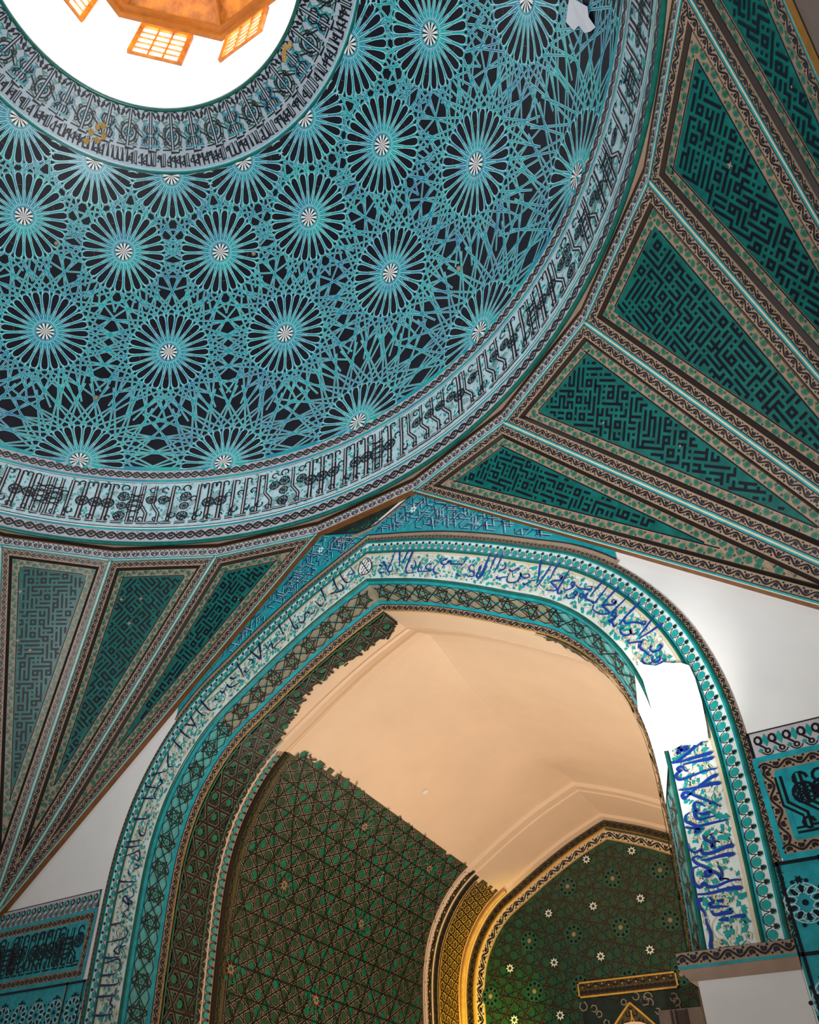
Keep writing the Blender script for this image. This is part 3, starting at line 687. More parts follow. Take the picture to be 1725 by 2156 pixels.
def pendentive(sx, label):
    pn = thing('pendentive', label, 'pendentive', (sx * 6, A6, Z0), 'fans of five triangles in the hall corners')
    for k in range(5):
        a, b = ringv(k), ringv(k + 1)
        A = np.array([sx * a[0], a[1], Z1]); B = np.array([sx * b[0], b[1], Z1]); Q = np.array([sx * 6.0, A6, Z0])
        e1 = (B - A) / np.linalg.norm(B - A); n = np.cross(B - A, Q - A); n /= np.linalg.norm(n); n = n if (CEN - A) @ n > 0 else -n
        e2 = (Q - A) - ((Q - A) @ e1) * e1; e2 /= np.linalg.norm(e2)
        f = planemap(A, e1, e2, n); T = [(0, 0), ((B - A) @ e1, 0.), ((Q - A) @ e1, (Q - A) @ e2)]
        i1, i2, i3 = inset(T, .125), inset(T, .160), inset(T, .265)
        X, F = ringfaces(f, T, i1, 0, 0); MI = [0] * 3
        X2, F2 = ringfaces(f, i1, i2, 0, -.035); F += [tuple(6 + q for q in z) for z in F2]; X += X2; MI += [1] * 3
        X3, F3 = ringfaces(f, i2, i3, -.035, -.035); F += [tuple(12 + q for q in z) for z in F3]; X += X3; MI += [0] * 3
        # backing so that the panel has its thickness
        a_ = np.array(T); i0 = len(X); X += [tuple(q) for q in f(a_[:, 0], a_[:, 1], np.array([-.12] * 3))]; F.append((i0, i0 + 1, i0 + 2)); MI.append(1)
        X += [tuple(q) for q in f(a_[:, 0], a_[:, 1], np.array([0.] * 3))]
        for i in range(3): F.append((i0 + i, i0 + (i + 1) % 3, i0 + 3 + (i + 1) % 3, i0 + 3 + i)); MI.append(1)
        pan = mesh('triangle_panel', X, F, ['cream', 'bevel'], MI, pn)
        def d1(p, L, w):
            p.rect(0, L, 0, .010, 'beige', 2, .2); p.rect(0, L, .010, .026, 'turquoise', 2, .2); p.rect(0, L, .029, .035, 'ink', 2, .2); scroll(p, L, w - .042, .036, 'umber', 'navy', None, 0, 2)
        pats, _, _ = edge_strip(f, T, 0, .125, d1, 'cream'); X, F, m, ms = merge(pats); mesh('scroll_border', X, F, ms, m, pan)
        def d2(p, L, w):
            leafborder(p, L, w - .012); p.rect(0, L, w - .012, w, 'ink', 3, .2); p.rect(0, L, 0, .006, 'ink', 3, .2)
        pats, _, _ = edge_strip(f, T, .16, .105, d2, 'cream', -.035); X, F, m, ms = merge(pats); mesh('leaf_border', X, F, ms, m, pan)
        g = lambda s, t, h: f(s, t, h - .036)
        p = P(g); p.poly([tuple(q) for q in i3], 'fan_teal', 0); ins = inside_tri(inset(T, .272)); xs = [q[0] for q in i3]; ys = [q[1] for q in i3]
        rot = {0: math.atan2(T[2][0] - T[1][0] * .5, T[2][1]) * -1, 1: math.radians(45), 2: math.radians(8), 3: 0., 4: .1}[k]
        maze(p, ins, (min(xs), max(xs), min(ys), max(ys)), .060, 'ink', 2, rot)
        for i in range(3):
            x, y = random.uniform(min(xs), max(xs)), random.uniform(min(ys), (min(ys) + max(ys)) / 2)
            if ins(x, y) and (sx < 0 or k > 2): p.star(x, y, .035, 4, 'cream', 5, .4)
            x, y = random.uniform(min(xs), max(xs)), random.uniform(min(ys), max(ys))
            if ins(x, y): p.disc(x, y, .012, 'cream', 5, 5)
        p.done('kufic_field', pan, .0025)
    return pn
pendentive(1, 'fan of five green Kufic triangles on the right, above the white plaster')
pendentive(-1, 'fan of green Kufic triangles on the left, pointing down to the left edge')
# wooden looking coved edge under the fans along the arch wall
V, F = [], []
va, vb = ringv(0), (6.0, A6)
pth = [(-6., Z0), (-va[0], Z1), (va[0], Z1), (6., Z0)]
for x, z in pth: V += [(x, A6 - .004, z), (x, YW + .02, z - .005), (x, YW + .02, z + .12), (x, A6 - .004, z + .02)]
for i in range(3):
    q = i * 4; F += [(q, q + 4, q + 5, q + 1), (q + 3, q + 7, q + 4, q)]
cv = mesh('fan_edge_moulding', V, F, ['leather']); cv['label'] = 'brown edge moulding bent round the tile spandrels below the two fans'; cv['category'] = 'moulding'
# ======================= arch of the iwan =======================
ar = thing('arch_surround', 'pointed arch frame with blue calligraphy on white floral tiles and green mouldings', 'arch', (0, YW, 3.42))
FT = (0, -10, 6)
def c3(off, y, sd, zb=3.42): q = half(off, zb); return np.c_[sd * q[:, 0] + .032, np.full(len(q), y), q[:, 1]]
O = [(0, .40), (.43, .575), (.605, .655)]
Yb = YW - .012
for sd in (1, -1):
    def band(o0, o1, y=Yb): return loft(c3(o0, y, sd), c3(o1, y, sd), FT)
    f = band(0, .40); L, w = f.su, f.sv; p = P(f)
    p.rect(0, L, 0, w, 'ivory', 0, .12, .2); p.rect(0, L, .0, .02, 'straw', 1, .12); p.rect(0, L, w - .03, w, 'beige', 1, .12)
    floral(p, L, w - .06, 0, .03, 2)
    p.done('inscription_band', ar, .0022)
    f = band(.43, .575); L, w = f.su, f.sv; p = P(f); p.rect(0, L, 0, w, 'ivory', 0, .12); p.rect(0, L, 0, .02, 'turquoise', 1, .12); p.rect(0, L, w - .016, w, 'turquoise', 1, .12)
    palmette(p, L, w - .04, .022); p.done('palmette_band', ar, .0022)
    f = band(.603, .655); L, w = f.su, f.sv; p = P(f); p.rect(0, L, 0, w, 'cream', 0, .12); scroll(p, L, w, 0, 'umber', 'umber'); p.done('scroll_band', ar, .0022)
    for o_ in (.415, .590):
        V, F = [], []; tube(V, F, [tuple(q) for q in c3(o_, Yb + .004, sd)], .018, 8); mesh('green_moulding', V, F, ['moulding_green'], None, ar, True)
    V, F = [], []; tube(V, F, [tuple(q) for q in c3(.006, Yb + .008, sd)], .020, 8); mesh('green_moulding', V, F, ['moulding_green'], None, ar, True)
    # splayed star band
    f = loft(c3(0, YW, sd), vcurve(6.5, -.19, sd, 3.42), (0, 2, 4)); L, w = f.su, f.sv; p = P(f)
    p.rect(0, L * .42, 0, w, 'grout', 0, .12); p.rect(L * .42, L, 0, w, 'band_teal', 0, .12); p.rect(0, L, .0, .07, 'turquoise', 1, .12); a, b = .06, w * .66
    n = int(L / .30)
    for k in range(n):
        x = (k + .5) * L / n; y = (a + b) / 2; r = (b - a) * .5
        for i in range(5): p.disc(x + r * .6 * math.cos(i * 1.2566 + k), y + r * .6 * math.sin(i * 1.2566 + k), r * .2, 'emerald' if sd < 0 else 'aqua', 2, 5)
        p.disc(x, y, r * .18, 'emerald' if sd < 0 else 'aqua', 2, 6); p.disc(x + L / n / 2, y, r * .25, 'aqua', 2, 6)
        for i in range(5):
            t = i * 2 * math.pi / 5 + (k % 2) * .6; u = t + 2 * math.pi * 2 / 5
            p.rib([(x + r * 1.02 * math.cos(t), y + r * 1.02 * math.sin(t)), (x + r * 1.02 * math.cos(u), y + r * 1.02 * math.sin(u))], .012, 'umber', 3)
        p.ring(x, y, r * .62, .009, 'umber', 3, 10)
        for sg in (-1, 1): p.rib([(x, y + sg * r), (x + L / n, y - sg * r)], .012, 'umber', 4); p.rib([(x, y + sg * r * .5), (x + L / n / 2, y + sg * r), (x + L / n, y + sg * r * .5)], .010, 'umber', 4)
    p.rect(0, L, a - .006, a, 'umber', 2, .12)
    p.rect(0, L, b, b + .05, 'turquoise', 2, .12); p.rect(0, L, b + .05, b + .06, 'ink', 2, .12)
    p.rect(0, L, b + .06, w, 'cream', 1, .12); scroll(p, L, w - b - .075, b + .062, 'umber', 'umber'); p.rect(0, L, w - .012, w, 'gold', 4, .12)
    p.done('star_band', ar, .0022)
# lettering, traced on the wall plane
DATA = '477,8431 427,8298 377,8200 359,8155 390,8122 427,8133 433,8196|539,8403 538,8276 531,8147|673,8342 623,8265 586,8175|745,8316 695,8219 639,8100 626,8040 656,7989 715,7970 750,7968|748,8150 770,8082 745,8028 704,8059 717,8092|835,8092 810,8013 803,7952 866,7925 901,7922|995,7971 950,8003 914,7980 919,7940 981,7888 935,7895 855,7930|1075,7948 1028,7918 1014,7861 1052,7814 1091,7797|1089,8006 1145,7994 1201,7963 1121,7960 1142,7913 1197,7895 1221,7928 1254,7908 1252,7865 1318,7842 1360,7817 1403,7799 1438,7827 1464,7890|1559,7688 1530,7737 1486,7720 1493,7668 1543,7622 1529,7569 1466,7595 1427,7648|1315,7696 1340,7655 1382,7631|1771,7802 1709,7696 1646,7578 1600,7527 1574,7537 1578,7584 1629,7633 1644,7687|289,8332 328,8235 334,8179|227,8306 277,8257 302,8273|228,8185 278,8157 334,8146|1777,7804 1714,7680 1650,7548 1603,7513 1575,7545 1592,7593 1634,7675|1856,7759 1801,7672 1749,7575|1924,7738 1866,7624 1785,7500|1931,7585 1934,7525 1897,7501 1838,7512|1815,7448 1825,7410 1887,7399 1945,7384|1972,7479 1985,7444 2034,7433 2078,7448 2087,7420 2049,7417|1975,7424 1933,7350 1946,7307 2002,7279 2060,7279 2098,7329 2102,7365 2113,7313 2158,7275 2199,7277 2187,7319 2147,7327|2112,7229 2133,7196 2174,7203 2208,7216 2262,7198|2358,7446 2331,7362 2299,7234 2269,7154|2482,7353 2417,7278 2333,7183 2277,7123|2557,7320 2493,7254 2453,7197 2423,7145|2681,7210 2618,7145 2544,7058 2485,6974 2488,6933 2518,6934 2523,6967|2563,7141 2533,7145 2542,7104 2562,7132 2533,7090 2442,7114 2438,7084 2476,7014 2464,6983 2411,7000 2360,7029|2549,6984 2566,6946 2618,6938 2659,6956 2672,6996 2644,7007 2639,6974 2659,6961|2683,6964 2712,6908 2773,6870 2828,6843 2848,6878|2570,6895 2568,6852 2602,6825 2656,6834 2682,6859 2664,6888 2645,6865 2671,6837|2697,6809 2723,6833 2749,6814 2722,6782 2697,6809|2795,6822 2758,6776 2774,6735 2819,6700|2991,6920 2944,6878 2877,6828 2808,6769|3040,6847 2972,6789 2894,6717 2836,6672 2818,6696 2794,6723 2762,6753 2760,6788 2794,6818|3111,6766 3046,6724 2972,6669 2899,6614|3049,6622 3024,6640 3013,6619 3037,6593 3052,6620 3028,6580 2934,6612 2917,6598 2956,6533 2957,6500 2896,6515 2840,6561 2809,6615 2826,6651|3200,6645 3128,6590 3048,6539 2999,6500 2986,6464 3011,6446 3029,6472 3006,6497|3044,6442 2993,6428 2950,6420 2954,6403 2997,6411 3016,6436|2960,6400 2976,6370 2984,6335 3023,6361|3272,6517 3200,6463 3114,6407 3056,6356 3025,6336|3111,6392 3086,6369 3099,6328 3165,6316 3226,6285 3267,6254 3279,6281 3255,6298|3372,6317 3322,6265 3249,6198 3186,6151|3432,6196 3371,6184 3300,6156 3230,6135 3187,6120|3071,6287 3036,6284 3034,6237 3075,6199 3123,6205 3125,6251 3130,6202 3159,6184 3190,6204|3104,6141 3083,6134 3091,6107 3136,6099 3200,6084 3205,6075 3178,6039 3195,5995 3217,5972 3225,5947 3245,5918 3276,5915|3278,6019 3264,5979 3288,5940 3340,5945 3371,5971 3358,5998 3342,5982|3272,5894 3259,5862 3278,5833 3317,5835 3332,5874 3300,5877|3386,5833 3345,5818 3297,5798 3252,5798 3202,5836 3173,5883 3178,5911|3271,5799 3232,5761|3304,5773 3328,5766|3575,5058 3510,5066 3426,5066 3348,5059|3556,5013 3463,4973 3366,4916 3281,4875 3236,4863 3223,4884|3331,5040 3306,5028 3305,5001 3325,4959 3356,4946 3376,4959 3346,4976 3304,4941 3286,4937 3304,4978 3336,5007 3336,5039|3304,4999 3253,5019 3234,5052 3234,5071|3563,4875 3480,4870 3379,4864 3269,4860 3222,4880|3561,4831 3486,4828 3397,4832 3313,4831|3561,4735 3481,4737 3397,4726 3320,4714 3253,4712 3231,4744 3244,4767 3277,4782 3256,4800 3267,4815 3300,4812 3317,4776 3341,4771|3556,4684 3497,4672 3424,4638 3351,4603 3323,4584|3562,4610 3501,4620 3420,4617 3347,4617 3266,4622 3226,4631|3516,4428 3450,4480 3375,4530 3313,4577 3268,4596 3243,4576 3257,4547 3286,4566 3303,4571 3351,4603|3404,4452 3358,4492 3327,4498 3314,4459 3335,4430 3310,4427 3309,4386 3342,4359 3390,4361 3453,4364|3431,4401 3367,4398 3331,4414|3546,4317 3473,4316 3386,4313 3315,4311 3286,4325 3252,4348 3225,4370 3234,4410 3270,4427|3206,4325 3243,4309 3304,4297 3306,4273 3281,4269 3294,4291 3347,4281|3582,5225 3567,5234|3566,5126 3548,5135|3331,4233 3337,4204 3374,4170 3382,4132 3401,4192 3387,4227|3536,4117 3484,4118 3410,4101 3337,4091 3295,4103 3293,4131 3245,4117 3206,4147 3199,4194|3528,4053 3461,4060 3390,4055 3308,4048 3274,4054|3287,4069 3246,4085 3212,4074 3234,4034 3288,3998 3324,3966 3307,3934 3280,3930 3288,3963 3339,3955 3374,3923 3382,3887 3401,3944 3385,3986|3521,3864 3473,3872 3411,3865 3338,3847 3279,3853 3251,3883 3219,3858 3183,3894 3180,3955 3200,4004 3237,4007|3518,3806 3466,3814 3390,3814 3302,3806 3232,3805 3182,3812|3385,3694 3319,3704 3277,3706 3258,3729 3286,3742 3269,3778|3362,3739 3313,3746|3215,3769 3180,3766 3179,3724 3204,3687 3211,3645|3412,3654 3349,3654 3289,3650 3267,3662 3264,3687|3363,3608 3297,3613|3488,3614 3441,3621 3383,3621|3209,3637 3208,3596 3220,3538 3212,3492 3197,3446 3206,3414 3248,3416 3326,3430|-402,8453 -352,8342 -282,8235 -217,8218|-510,8420 -458,8274 -385,8134|-706,8332 -652,8198 -599,8067|-782,8140 -708,8045 -661,8005 -632,8059|-539,8153 -473,8148 -432,8197|-1233,8095 -1161,7958 -1091,7825 -1033,7803 -1074,7883|-1385,7998 -1326,7890 -1269,7783|-1706,7832 -1650,7684 -1640,7523|-1846,7730 -1737,7629 -1640,7523|-1036,7954 -1006,7879 -939,7875 -927,8000 -858,7973 -908,8036|-856,7951 -789,7947 -771,8005|-1591,7770 -1531,7664 -1469,7727 -1434,7630 -1370,7671 -1240,7730|-495,8157 -363,8125 -322,8174 -369,8249|-227,8469 -180,8381 -157,8337 -222,8342 -287,8348|-1702,7834 -1663,7685 -1613,7520|-1848,7741 -1740,7637 -1635,7543|-2056,7619 -1979,7494 -1892,7352|-1865,7605 -1787,7578 -1762,7537 -1813,7505|-1898,7451 -1854,7404 -1803,7436|-2156,7420 -2073,7377 -2000,7386|-2198,7336 -2110,7260 -2000,7273 -1933,7316|-2301,7271 -2234,7218 -2189,7285|-2377,7166 -2313,7131|-2640,7229 -2540,7119 -2424,7013 -2329,7009|-2719,7140 -2619,7031 -2507,6951|-2784,7031 -2714,6932 -2622,6813|-2882,6940 -2743,6886 -2637,6841|-2959,6891 -2836,6779 -2699,6681|-3061,6778 -2948,6671|-3059,6771 -2932,6650 -2824,6563|-3339,6329 -3182,6325 -3049,6317|-3427,6200 -3292,6153 -3171,6109|-3450,6042 -3318,6005 -3179,5974|-3519,5777 -3356,5744 -3246,5736 -3220,5801|-3555,5490 -3408,5470 -3277,5460|-3568,5425 -3411,5403 -3280,5394|-3160,6237 -3100,6174 -3152,6121 -3218,6039 -3154,5960|-3093,6590 -3045,6391 -2948,6351|-3349,5642 -3349,5565 -3250,5515 -3230,5679|-3565,5304 -3386,5317 -3282,5327 -3248,5204 -3368,5254|-3323,5102 -3226,5128 -3301,5170|-3408,5101 -3368,5037|-3555,5009 -3428,4981 -3249,4952|-3531,4861 -3401,4891 -3265,4933|-3272,4885 -3224,4793 -3299,4762 -3221,4708 -3304,4707 -3409,4779 -3352,4798 -3269,4660 -3339,4615 -3253,4535|-3545,4500 -3409,4502 -3296,4507|-3536,4310 -3391,4312 -3250,4321 -3203,4367 -3245,4440|-3238,4280 -3285,4233 -3184,4234|-3310,4249 -3378,4205 -3281,4155 -3302,4222|-3545,4147 -3395,4130 -3252,4126|-3534,4081 -3404,4092 -3264,4102 -3219,4020 -3265,3975|-3524,3958 -3378,3949 -3259,3956|-3510,3856 -3364,3842 -3205,3844 -3214,3907|-3532,3740 -3388,3733 -3210,3735 -3213,3808|-3520,3557 -3366,3544 -3208,3543|-3247,3726 -3264,3655 -3212,3615 -3256,3571 -3209,3485'
p = P(wallmap(Yb))
for st in DATA.split('|'):
    q = [tuple(int(c) / 1000 for c in z.split(',')) for z in st.split()]; n = len(q); k = 1.0
    l = sum(math.dist(a, b) for a, b in zip(q, q[1:])); lead = max(abs(q[0][0] - q[-1][0]), abs(q[0][1] - q[-1][1])) > .75 * l
    big = 1.15 if q[0][0] > 2.95 and q[0][1] < 5.2 else 1.0
    if n > 2:                                # smooth the stroke
        c = catmull(q, 4); q = [tuple(z) for z in c]; n = len(q)
    ws = [(.030 - .020 * i / max(1, n - 1)) * big if lead else (.010 + .011 * math.sin(math.pi * i / max(1, n - 1))) * big for i in range(n)]
    if lead and len(q) > 3:                  # pen head on the tall strokes
        ws[0] = .006
    p.rib(q, ws, 'cobalt' if q[0][0] > -.4 else 'navy', 7)
ro = [(.015 + .10 * math.sin(a) * (1 - .25 * math.cos(a)), 8.37 + .135 * math.cos(a)) for a in np.linspace(0, 6.283, 19)[:-1]]
p.poly(ro, 'star_white', 7); p.rib(ro, .012, 'umber', 9, True)
for i in range(5):
    y = 8.27 + .045 * i; p.rib([(.015 + x, y + .03 * math.sin(x * 70 + i * 1.6)) for x in np.linspace(-.06, .06, 9)], .012, 'umber', 8)
p.done('lettering', ar, .0022, label='cobalt blue Arabic calligraphy with a small oval knot at the crown')
# bare plaster repair on the right jamb
pl = thing('plaster_repair', 'blank white plaster patch in the calligraphy band on the right haunch of the arch', 'plaster', (3.3, YW - .02, 5.3))
p = P(wallmap(Yb)); E_ = [(3.13, 5.92), (3.18, 5.84), (3.284, 5.79), (3.36, 5.80), (3.433, 5.768), (3.50, 5.75), (3.565, 5.70), (3.585, 5.568), (3.59, 5.341), (3.575, 5.1), (3.56, 4.978), (3.50, 4.985), (3.458, 4.965), (3.344, 4.996), (3.25, 4.97), (3.187, 4.98), (3.165, 4.90), (3.165, 5.3)]
p.poly(E_, 'plaster', 12); p.done('wall_patch', pl, .0022)
f = loft(c3(0, YW, 1), vcurve(6.5, -.19, 1, 3.42), (0, 2, 4)); p = P(f); L, w = f.su, f.sv; q = c3(0, YW, 1)
s0, s1 = [float(np.interp(-z, -q[:, 2], np.linspace(0, L, len(q)))) for z in (5.78, 4.85)]
N = 14; top = [(s0 + (s1 - s0) * i / N, 0) for i in range(N + 1)]; bot = [(s0 + .12 + (s1 - s0 + .02) * i / N + random.uniform(-.02, .02), w * .74) for i in range(N + 1)]
for i in range(N): p.poly([top[i], top[i + 1], bot[i + 1], bot[i]], 'plaster', 8)
p.done('reveal_patch', pl, .0022)
# pedestal ledge and pier below the arch foot
for sd, lb in ((1, 'scroll edged tile ledge under the right foot of the arch, on a white pier'), (-1, 'scroll edged tile ledge under the left foot of the arch')):
    cb = thing('corbel', lb, 'ledge', (sd * 3.4, YW, 3.28), 'ledges under the arch feet'); x0, x1 = sorted((sd * 2.945, sd * 3.765))
    box('slab', x0, x1, YW - .05, 6.75, 3.31, 3.42, 'cream', cb)
    p = P(wallmap(YW - .051)); p.rect(x0, x1, 3.31, 3.42, 'cream', 0, .2); p.rect(x0, x1, 3.31, 3.33, 'turquoise', 2, .2); scroll(p, x1 - x0, .085, 3.333, 'umber', 'navy', None, x0); p.done('scroll_face', cb, .002)
    V, F = [], []; xs = sorted((sd * 3.0, sd * 3.755))
    V = [(x0, YW - .04, 3.31), (x1, YW - .04, 3.31), (x1, 6.7, 3.31), (x0, 6.7, 3.31), (xs[0], YW - .01, 3.235), (xs[1], YW - .01, 3.235), (xs[1], 6.7, 3.235), (xs[0], 6.7, 3.235)]
    F = [(0, 1, 5, 4), (1, 2, 6, 5), (2, 3, 7, 6), (3, 0, 4, 7), (4, 5, 6, 7)]; mesh('cove', V, F, ['bracket'], None, cb)
    xs = sorted((sd * 3.05, sd * 3.75)); struct('p', box('trim_1' if sd > 0 else 'trim_2', xs[0], xs[1], YW - .005, 6.9, 0, 3.235, 'plaster'))
# turquoise spandrels between fans and arch
for sd, lb in ((1, 'turquoise triangular tile panel with one small pale star right of the arch crown'), (-1, 'turquoise triangular tile panel with one small pale star left of the arch crown')):
    sp = thing('spandrel_panel', lb, 'tile panel', (sd * .8, YW, 8.9), 'spandrel panels over the arch')
    q = c3(.70, YW, sd); lo = [(x, z) for x, _, z in q if .0 <= abs(x - .032) < 3.12]
    up = lambda x: Z1 - (abs(x) - va[0]) * (Z1 - Z0) / (6 - va[0]) + .03
    poly = [(x, z) for x, z in lo if up(x) - z > .0]
    topz = 9.02 + .0
    pts = []
    for x, z in poly: pts.append((x, min(up(x), 9.02 + max(0, abs(x) - .14) * .42)))
    f = wallmap(YW - .008); p = P(f)
    for (a, b), (c, d) in zip(zip(poly, pts), zip(poly[1:], pts[1:])):
        if b[1] > a[1]: p.poly([a, c, d, b], 'turquoise', 0)
    X0, X1 = sorted((poly[0][0], poly[-1][0])); zx = sorted((abs(x), z) for x, z in poly); ux = sorted((abs(x), z) for x, z in pts)
    def ins(x, z):
        return X0 < x < X1 and np.interp(abs(x), [q[0] for q in zx], [q[1] for q in zx]) + .02 < z < np.interp(abs(x), [q[0] for q in ux], [q[1] for q in ux]) - .02
    for i in range(1500):
        x = random.uniform(X0, X1); z = random.uniform(7.2, 9.3); a = math.radians(random.choice((0, 60, 120)) + 30); l = random.uniform(.07, .17); c = (x + l * math.cos(a), z + l * math.sin(a)); b = a + math.radians(random.choice((60, -60, 120))); d = (c[0] + .08 * math.cos(b), c[1] + .08 * math.sin(b))
        if ins(x, z) and ins(*c) and ins(*d): p.rib([(x, z), c, d], .012, 'navy', 2); p.rib([(x + .022, z), (c[0] + .022, c[1])], .007, 'straw', 2)
    p.star(sd * .75, 9.0, .06, 6, 'star_white', 6, .55); p.disc(sd * .75, 9.0, .02, 'turquoise', 7, 6)
    for A, B in ((poly, .012), (pts, .012)): p.rib(A, .018, 'umber', 4)
    p.rib([(x, z - .05) for x, z in poly], .07, 'cream', 3)
    p.done('tile_field', sp, .0022)
p = P(wallmap(YW - .006)); p.poly([(-.92, 9.34), (.74, 9.36), (.02, 9.02), (-.2, 9.02)], 'dark_tile', 0)
p.rib([(-.9, 9.13), (-.15, 8.99), (.02, 8.99), (.7, 9.2)], .05, 'cream', 1)
for i in range(30): p.disc(random.uniform(-.3, .3), random.uniform(9.05, 9.15), .012, 'leaf', 2, 4)
o = p.done('crown_tile_panel'); o['label'] = 'narrow dark tile sliver with cream edge right above the arch crown'; o['category'] = 'tile panel'
# ======================= vault of the iwan =======================
vt = thing('vault', 'large plain peach plastered pointed vault with raised double line mouldings', 'vault', (0, 10, 3.3))
ys = [6.5, 6.8, 7.04, 7.06, 7.15, 7.30, 7.32, 7.46, 7.5, 8.3, 9.2, 10.2, 11.2, 12.28, 12.3, 12.45, 12.47, 12.7, 13.1, 13.35, 13.5]
def voff(y):                                # little steps that make the raised ribs
    return float(np.interp(y, [6.5, 7.04, 7.06, 7.12, 7.16, 7.30, 7.32, 7.44, 7.47, 12.28, 12.31, 12.46, 12.48, 13.36, 13.38, 13.5],
                           [0, 0, .06, .06, .01, .01, .06, .06, .075, .075, .02, .02, .0, .0, -.05, -.05]))
def vsurf(y0, y1, sd, ext=0., n=121, zb=3.3):
    yy = [y for y in ys if y0 < y < y1]; yy = [y0] + yy + [y1]
    q = np.linspace(y0, y1, max(3, int((y1 - y0) / .06)))
    return gridsurf(np.stack([vcurve(y, -.19 + voff(y) + ext, sd, zb, n) for y in q], 1), (0, 10, 4), None, y1 - y0)
V, F = [], []; NV = 90
rows = [y for y in sorted(set(ys + list(np.linspace(7.6, 12.2, 24)) + [7.12, 7.16, 7.44, 7.47, 12.31, 12.46, 12.48, 13.36, 13.38]))]
for y in rows:
    r = vcurve(y, -.19 + voff(y) + .004, 1, 0, NV); rd = float(np.interp(y, [7.48, 9.0, 10.8, 12.27], [0, 1, 1, 0])); rd = rd * rd * (3 - 2 * rd); r[:, 2] -= rd * .36 * (np.hypot(r[:, 0], .6) - r[:, 0]) * np.clip((1.7 - r[:, 0]) / 1.2, 0, 1); V += [(x, yy, z) for x, yy, z in r[::-1]] + [(-x, yy, z) for x, yy, z in r[1:]]
n = 2 * NV - 1
for i in range(len(rows) - 1):
    for k in range(n - 1): F.append((i * n + k, i * n + k + 1, (i + 1) * n + k + 1, (i + 1) * n + k))
i0 = len(V)
for y in (rows[0], rows[-1]):
    r = vcurve(y, .25, 1, 0, NV); V += [(x, yy, z) for x, yy, z in r[::-1]] + [(-x, yy, z) for x, yy, z in r[1:]]
for k in range(n - 1): F.append((i0 + k, i0 + k + 1, i0 + n + k + 1, i0 + n + k))
ps_ = mesh('plaster_shell', V, F, ['vault_plaster'], None, vt)
ps_.data.polygons.foreach_set('use_smooth', [7.5 < q.center.y < 12.25 for q in ps_.data.polygons])
crk = vsurf(7.5, 12.3, -1); p = P(crk)
p.rib([(3.2, 3.0), (3.3, 3.06), (3.38, 3.02)], .03, 'plaster', 3); p.disc(1.8, 2.6, .05, 'plaster', 3, 7); p.done('plaster_scar', vt, .003)
def ufrac(f, u): return u * f.su
def edge_noise(a): return .035 * math.sin(a * 9) + .02 * math.sin(a * 23 + 1)
# black and green interlace on the soffit of the front arch, broken off near the crown
def interlace(name, sd, lab, keep, parts='tile'):
    f = vsurf(6.5, 7.04, sd, -.004); L, w = f.su, f.sv
    t = thing('soffit_mosaic', lab, 'mosaic', (sd * 2.7, 6.8, 3.3))
    k2 = lambda s, v: np.array([keep(a / L, b) for a, b in zip(s, v)])
    p = P(f, k2); p.rect(0, L, 0, w, 'tile_black', 0, .06, .05)
    d = .135; ins = lambda x, y: 0 < x < L and .01 < y < w - .01
    hexes(p, ins, (0, L, 0, w), d, .052, 'emerald', 2)
    kagome(p, ins, (0, L, 0, w), d, .030, 'dark_tile', 3, (0, 60, 120), .5)
    kagome(p, ins, (0, L, 0, w), d * 1.6, .030, 'tile_black', 5, (30, 90, 150), .3, 'grout', 1.5)
    for e in (.012, w - .012): p.rib([(0, e), (L, e)], .02, 'emerald', 6, seg=.1)
    p.done('tile_field', t, .004)
BL = [(0, .30), (.012, .40), (.03, .43), (.058, .40), (.09, .36), (.133, .33), (.175, .27), (.217, .25), (.255, .24), (.286, .31), (.325, .40), (.358, .47), (.385, .60), (1, .60)]
interlace('l', -1, 'black and emerald strap interlace tiles with ragged edge, left soffit of the arch',
          lambda u, y: y < np.interp(u, [b[0] for b in BL], [b[1] for b in BL]) + .6 * edge_noise(u * 40))
BR = [(.36, 0), (.39, .10), (.43, .16), (.458, .20), (.493, .22), (.55, .32), (.62, .40), (.68, .54), (1, .54)]
interlace('r', 1, 'small dark remnant of interlace tiles on the right soffit of the arch',
          lambda u, y: y < np.interp(u, [b[0] for b in BR], [b[1] for b in BR]) + .4 * edge_noise(u * 40) and u > .36)
# rib tiles on the left
def ribstrip(y0, y1, draw, name, par, u0=.40, ext=-.004):
    f = vsurf(y0, y1, -1, ext); L, w = f.su, f.sv; p = P(f, lambda s, v: s > u0 * L + .03 * np.sin(v * 40)); draw(p, L, w); return p.done(name, par, .003)
rb = thing('front_rib_tiles', 'two scroll tile bands with groove shade painted between them, left inside the arch', 'tile band', (-2.8, 7.3, 3.3))
ribstrip(7.06, 7.30, lambda p, L, w: (p.rect(0, L, 0, w, 'cream', 0, .1, .1), scroll(p, L, w * .45, .01, 'umber', 'umber'), p.rect(0, L, w * .48, w * .53, 'leaf', 2, .1), palmette(p, L, w * .42, w * .55)), 'scroll_band', rb, .40)
ribstrip(7.31, 7.44, lambda p, L, w: p.rect(0, L, 0, w, 'tile_black', 0, .1, .1), 'painted_groove_shade', rb, .40)  # recess shadow painted as a black strip in the groove
ribstrip(7.45, 7.54, lambda p, L, w: (p.rect(0, L, 0, w, 'olive', 0, .1, .1), scroll(p, L, w * .9, 0, 'tile_black', 'leaf')), 'scroll_band', rb, .40)
vm = thing('vault_mosaic', 'olive and green star mosaic covering the left flank of the vault, ragged along its top', 'mosaic', (-2.9, 9.9, 3.3))
f = vsurf(7.54, 12.28, -1, -.004); L, w = f.su, f.sv
edge = lambda v: np.interp(v, [0, .13, .3, .76, 1.2, 4.8], [.400, .387, .382, .383, .376, .378]) * L + .02 * np.sin(v * 31) + .012 * np.sin(v * 77)
